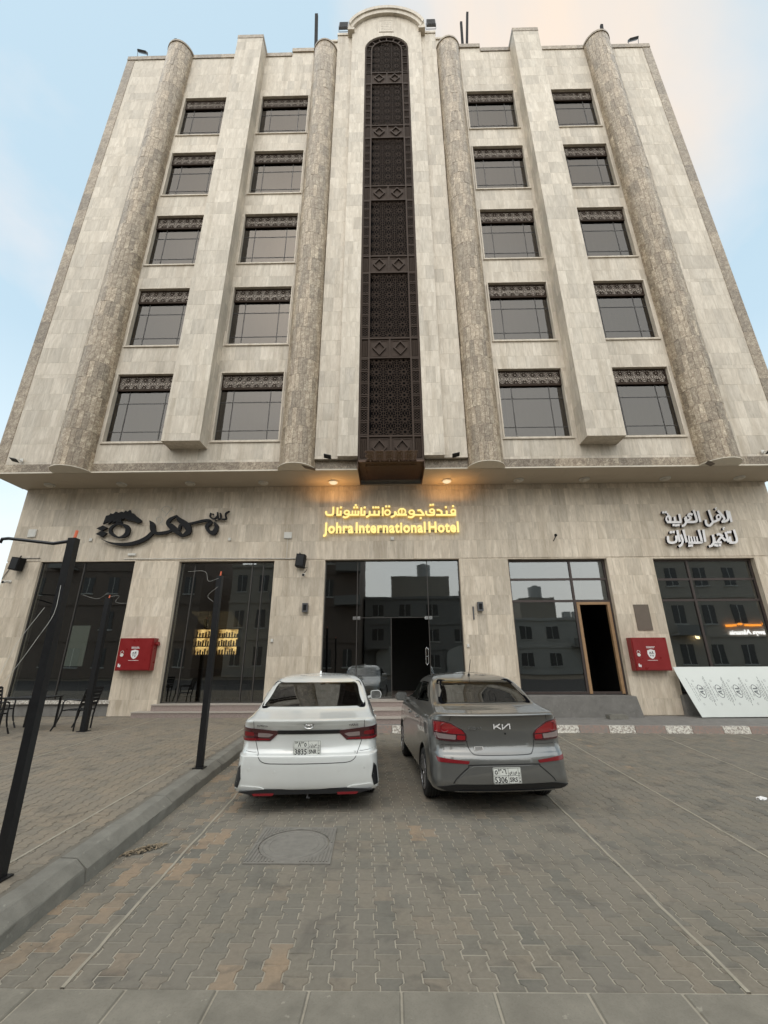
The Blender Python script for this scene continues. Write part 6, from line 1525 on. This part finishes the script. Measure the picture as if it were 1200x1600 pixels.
def kia_detail(car, t_, body):
    for s_ in (-1, 1):
        f = lambda P_: [(s_*a, b) for a, b in P_]
        o = car.patch('tail_lamp', 'r', f([(.80, 1.0), (.70, 1.005), (.61, .985), (.46, .90), (.415, .845), (.425, .775), (.60, .772), (.765, .790), (.795, .86)]), 'lamp_dark_red', t_, .012, .02)
        car.patch('lamp_lens', 'r', f([(.785, .985), (.70, .99), (.61, .970), (.47, .893), (.435, .85), (.60, .858), (.785, .880)]), 'lamp_red', o, .0155, .015)
        car.patch('lamp_lens', 'r', f([(.77, .865), (.60, .845), (.545, .845), (.55, .792), (.75, .805)]), 'lamp_clear', o, .0155, .012)
        car.patch('lamp_lens', 'r', f([(.53, .842), (.435, .838), (.438, .790), (.535, .790)]), 'lamp_red', o, .0155, .012)
        h, _, _ = car.hit('r', s_*.68, .925)
        m = MB(); m.tube([(.055*math.cos(a), 0, .05*math.sin(a)) for a in [2*math.pi*i/20 for i in range(20)]], .006, 6, True); m.build('lamp_ring', 'reflector_red', o, smooth=True, loc=(h.x, h.y-.018, h.z))
        car.patch('reflector', 'r', f([(.79, .612), (.775, .562), (.43, .545), (.415, .575), (.60, .590)]), 'reflector_red', t_, .006, .008)
    car.patch('plate_panel', 'r', [(-.60, .345), (-.56, .395), (-.43, .50), (-.36, .525), (.36, .525), (.43, .50), (.56, .395), (.60, .345)], 'paint_grey', t_, .016, .02, thick=.02)
    car.line('panel_shadow', 'r', [(-.62, .345), (-.575, .40), (-.44, .508), (-.36, .535), (.36, .535), (.44, .508), (.575, .40), (.62, .345)], .012, 'trim_black', body)
    car.patch('diffuser', 'r', [(-.62, .335), (.62, .335), (.80, .305), (.68, .265), (-.68, .265), (-.80, .305)], 'trim_black', t_, .010, .01, thick=.03)
    car.patch('chrome_strip', 'r', [(-.60, .278), (.60, .278), (.60, .262), (-.60, .262)], 'chrome', t_, .018, thick=.02)
    car.line('boot_seam', 'r', [(-.60, 1.06), (-.62, 1.0)], .007, 'trim_black', body); car.line('boot_seam', 'r', [(.60, 1.06), (.62, 1.0)], .007, 'trim_black', body)
    car.line('boot_seam', 'r', [(-.42, .78), (-.41, .72), (-.37, .655), (-.30, .635), (0, .632), (.30, .635), (.37, .655), (.41, .72), (.42, .78)], .009, 'trim_black', body)
    car.line('bumper_seam', 'r', [(-.84, .74), (-.60, .735), (-.44, .74)], .005, 'trim_black', body); car.line('bumper_seam', 'r', [(.84, .74), (.60, .735), (.44, .74)], .005, 'trim_black', body)
    h, _, _ = car.hit('r', .06, .43); plate(t_, .005, h.y-.026, .432, '٥٣٠٦', 'س ر س', '5306', 'SRS', R(-3))
    # angular joined lettering badge: K I A without crossbars
    h, _, _ = car.hit('r', 0, .93); m = MB()
    for pts in ([(-.118, -.028), (-.118, .028)], [(-.112, -.008), (-.042, .028)], [(-.088, .004), (-.030, -.028)], [(-.012, .028), (-.012, -.028), (.062, .026), (.080, .026), (.080, -.028)]):
        stroke(m, pts, .013, 0, .006, False, False)
    m.build('badge_lettering', ['white_print', 'white_print'], t_, loc=(.04, h.y-.012, .935))
    h, _, _ = car.hit('r', -.32, .92); text_obj('badge_lettering', 'PEGAS', .036, ['chrome'], t_, (-.405, h.y-.010, .905), extrude=.003, width=.17)
    h, _, _ = car.hit('r', -.30, .68); m = MB(); m.box(-.055, .055, -.003, 0, -.02, .02); o = m.build('sticker', 'white_print', t_, loc=(-.285, h.y-.004, .70)); m = MB(); [m.box(-.045, .045, -.0045, -.0031, z_, z_+.005) for z_ in (-.012, 0, .01)]; m.build('sticker_print', 'black_print', o)
    h, _, _ = car.hit('r', .04, .84); m = MB(); m.cyl((0, -.006, 0), .012, .006, 12, 'y'); m.build('boot_lock', 'trim_black', t_, loc=(.06, h.y, .855))
    zt = car.hit('t', 0, 1.42)[0]; m = MB(); m.tube([(0, 0, 0), (0, -.02, .03)], [.022, .012], 8); m.tube([(0, -.02, .03), (0.02, -.09, .24)], [.006, .004], 6); m.build('aerial', 'trim_black', t_, loc=(.0, 1.42, zt.z-.004))
    car.patch('fuel_flap', 'l', [(.98, .80), (1.16, .80), (1.17, .96), (.99, .96)], 'paint_grey', t_, .003, .03)
    car.line('high_stop_line', 'r', [(-.5, 1.085), (.5, 1.085)], .006, 'trim_black', body)

def lv(*a): 
    out = []
    for z0, z1, n in a: out += list(np.linspace(z0, z1, n, endpoint=False))
    return np.array(out+[a[-1][1]])
YS = [(.215, .12, 4.20, .82, .08, .14, .20), (.235, .05, 4.34, .895, .09, .10, .20), (.27, .02, 4.40, .905, .10, .09, .20), (.36, .004, 4.42, .898, .11, .11, .24), (.48, .0, 4.42, .888, .12, .13, .26), (.575, .010, 4.42, .884, .12, .14, .26),
      (.605, .016, 4.41, .884, .12, .14, .26), (.625, .075, 4.40, .874, .12, .14, .26), (.70, .108, 4.37, .872, .12, .15, .27), (.78, .118, 4.30, .876, .12, .16, .28), (.86, .112, 4.15, .880, .12, .16, .28), (.90, .092, 4.02, .878, .125, .17, .28),
      (.945, .062, 3.85, .872, .13, .18, .30), (.980, .028, 3.70, .858, .14, .19, .30), (.994, .024, 3.62, .846, .14, .19, .30), (1.006, .050, 3.55, .832, .14, .17, .28), (1.025, .18, 3.45, .815, .13, .15, .26), (1.055, .38, 3.34, .798, .12, .13, .22), (1.085, .52, 3.24, .786, .11, .12, .20),
      (1.11, .575, 3.16, .778, .11, .11, .20), (1.16, .665, 3.04, .764, .11, .11, .20), (1.24, .82, 2.88, .742, .11, .11, .20), (1.32, .985, 2.72, .716, .11, .12, .20), (1.38, 1.11, 2.60, .688, .11, .13, .20), (1.42, 1.22, 2.50, .655, .11, .15, .20), (1.455, 1.36, 2.38, .60, .10, .18, .22), (1.48, 1.52, 2.25, .52, .08, .2, .24), (1.495, 1.68, 2.12, .41, .05, .2, .24), (1.503, 1.82, 2.02, .27, .02, .15, .2)]
YC = [(.43, .72, 3.2, .70, .05, .15, .2), (.95, .72, 3.2, .70, .05, .15, .2), (1.09, .64, 3.10, .695, .10, .12, .2), (1.24, .90, 2.80, .655, .10, .12, .2), (1.36, 1.14, 2.56, .60, .1, .12, .2), (1.43, 1.34, 2.38, .50, .1, .2, .2)]
LVY = lv((.215, .30, 8), (.30, .60, 14), (.60, .64, 10), (.64, .94, 16), (.94, 1.09, 24), (1.09, 1.40, 20), (1.40, 1.503, 14))
yaris = dict(name='white_sedan', label='pearl white sedan parked on the left with plate 3835 SNR', loc=(-1.045, 5.84, 0), rz=R(4.6), L=4.42, levels=LVY, sec=YS, cab=YC, ry=.93, fy=3.52, r=.305, tw=.865, spokes=5,
    rw_in=[(-.64, 1.12), (.64, 1.12), (.54, 1.375), (-.54, 1.375)], rw_gl=[(-.68, 1.108), (.68, 1.108), (.585, 1.392), (-.585, 1.392)], rw_out=[(-.735, 1.090), (.735, 1.090), (.65, 1.412), (-.65, 1.412)], rw_depth=1.30,
    side_win=[[(1.12, 1.12), (1.95, 1.08), (1.95, 1.36), (1.46, 1.37)], [(2.0, 1.08), (3.0, 1.05), (2.62, 1.32), (2.0, 1.37)]], seat='seat_grey', my=2.72, mz=1.10, paint='paint_pearl',
    seams=[[(1.98, .25), (1.98, 1.04)], [(1.20, 1.0), (1.22, .75), (1.38, .45), (1.40, .26)], [(3.02, .26), (3.02, .98)]], handles=[(1.40, .89), (2.25, .88)], detail=yaris_detail)
KS = [(.235, .16, 4.12, .78, .08, .12, .2), (.26, .06, 4.22, .835, .09, .13, .22), (.30, .02, 4.28, .850, .10, .14, .24), (.36, .0, 4.30, .852, .11, .15, .26), (.48, .004, 4.30, .850, .12, .16, .28), (.58, .012, 4.30, .848, .12, .17, .28), (.63, .030, 4.28, .846, .12, .17, .28), (.66, .060, 4.27, .845, .12, .17, .28),
      (.72, .085, 4.22, .846, .12, .18, .28), (.80, .090, 4.12, .848, .12, .19, .29), (.90, .088, 3.96, .845, .125, .20, .30), (.98, .075, 3.74, .832, .13, .20, .30), (1.035, .050, 3.58, .808, .13, .20, .30), (1.060, .030, 3.50, .788, .13, .19, .28), (1.078, .045, 3.42, .772, .13, .18, .26), (1.095, .17, 3.34, .757, .13, .16, .24), (1.12, .36, 3.24, .742, .12, .14, .22), (1.145, .50, 3.14, .730, .12, .12, .2),
      (1.17, .56, 3.05, .720, .13, .12, .2), (1.24, .70, 2.90, .702, .13, .12, .2), (1.32, .86, 2.74, .675, .13, .12, .2), (1.40, 1.04, 2.58, .635, .13, .14, .2), (1.44, 1.17, 2.46, .592, .12, .16, .2), (1.47, 1.32, 2.34, .535, .10, .18, .22), (1.492, 1.50, 2.20, .45, .08, .2, .24), (1.505, 1.66, 2.08, .35, .04, .2, .24), (1.512, 1.80, 1.98, .22, .02, .12, .2)]
KC = [(.45, .72, 3.1, .66, .05, .15, .2), (1.0, .72, 3.1, .66, .05, .15, .2), (1.15, .62, 3.0, .665, .10, .12, .2), (1.30, .90, 2.72, .63, .10, .12, .2), (1.40, 1.12, 2.50, .57, .1, .12, .2), (1.445, 1.30, 2.36, .48, .1, .2, .2)]
LVK = lv((.235, .32, 8), (.32, .60, 12), (.60, .68, 9), (.68, 1.02, 14), (1.02, 1.15, 24), (1.15, 1.42, 18), (1.42, 1.512, 14))
kia = dict(name='grey_sedan', label='grey sedan parked on the right with plate 5306 SRS', loc=(1.335, 5.74, 0), rz=R(5.0), L=4.30, levels=LVK, sec=KS, cab=KC, ry=.90, fy=3.46, r=.295, tw=.84, spokes=6,
    rw_in=[(-.56, 1.175), (.56, 1.175), (.46, 1.405), (-.46, 1.405)], rw_gl=[(-.60, 1.165), (.60, 1.165), (.50, 1.418), (-.50, 1.418)], rw_out=[(-.65, 1.150), (.65, 1.150), (.56, 1.435), (-.56, 1.435)], rw_depth=1.25,
    side_win=[[(.98, 1.15), (1.90, 1.10), (1.90, 1.385), (1.38, 1.39)], [(1.95, 1.10), (2.95, 1.08), (2.58, 1.34), (1.95, 1.385)]], seat='seat_black', my=2.66, mz=1.09, paint='paint_grey',
    seams=[[(1.93, .28), (1.93, 1.08)], [(1.16, 1.05), (1.18, .80), (1.34, .48), (1.36, .29)], [(2.96, .28), (2.96, 1.0)]], handles=[(1.36, .92), (2.20, .90)], detail=kia_detail)
build_car(yaris); build_car(kia)

# parent bookkeeping: anything left over from booleans
for me in list(bpy.data.meshes):
    if me.users == 0: bpy.data.meshes.remove(me)
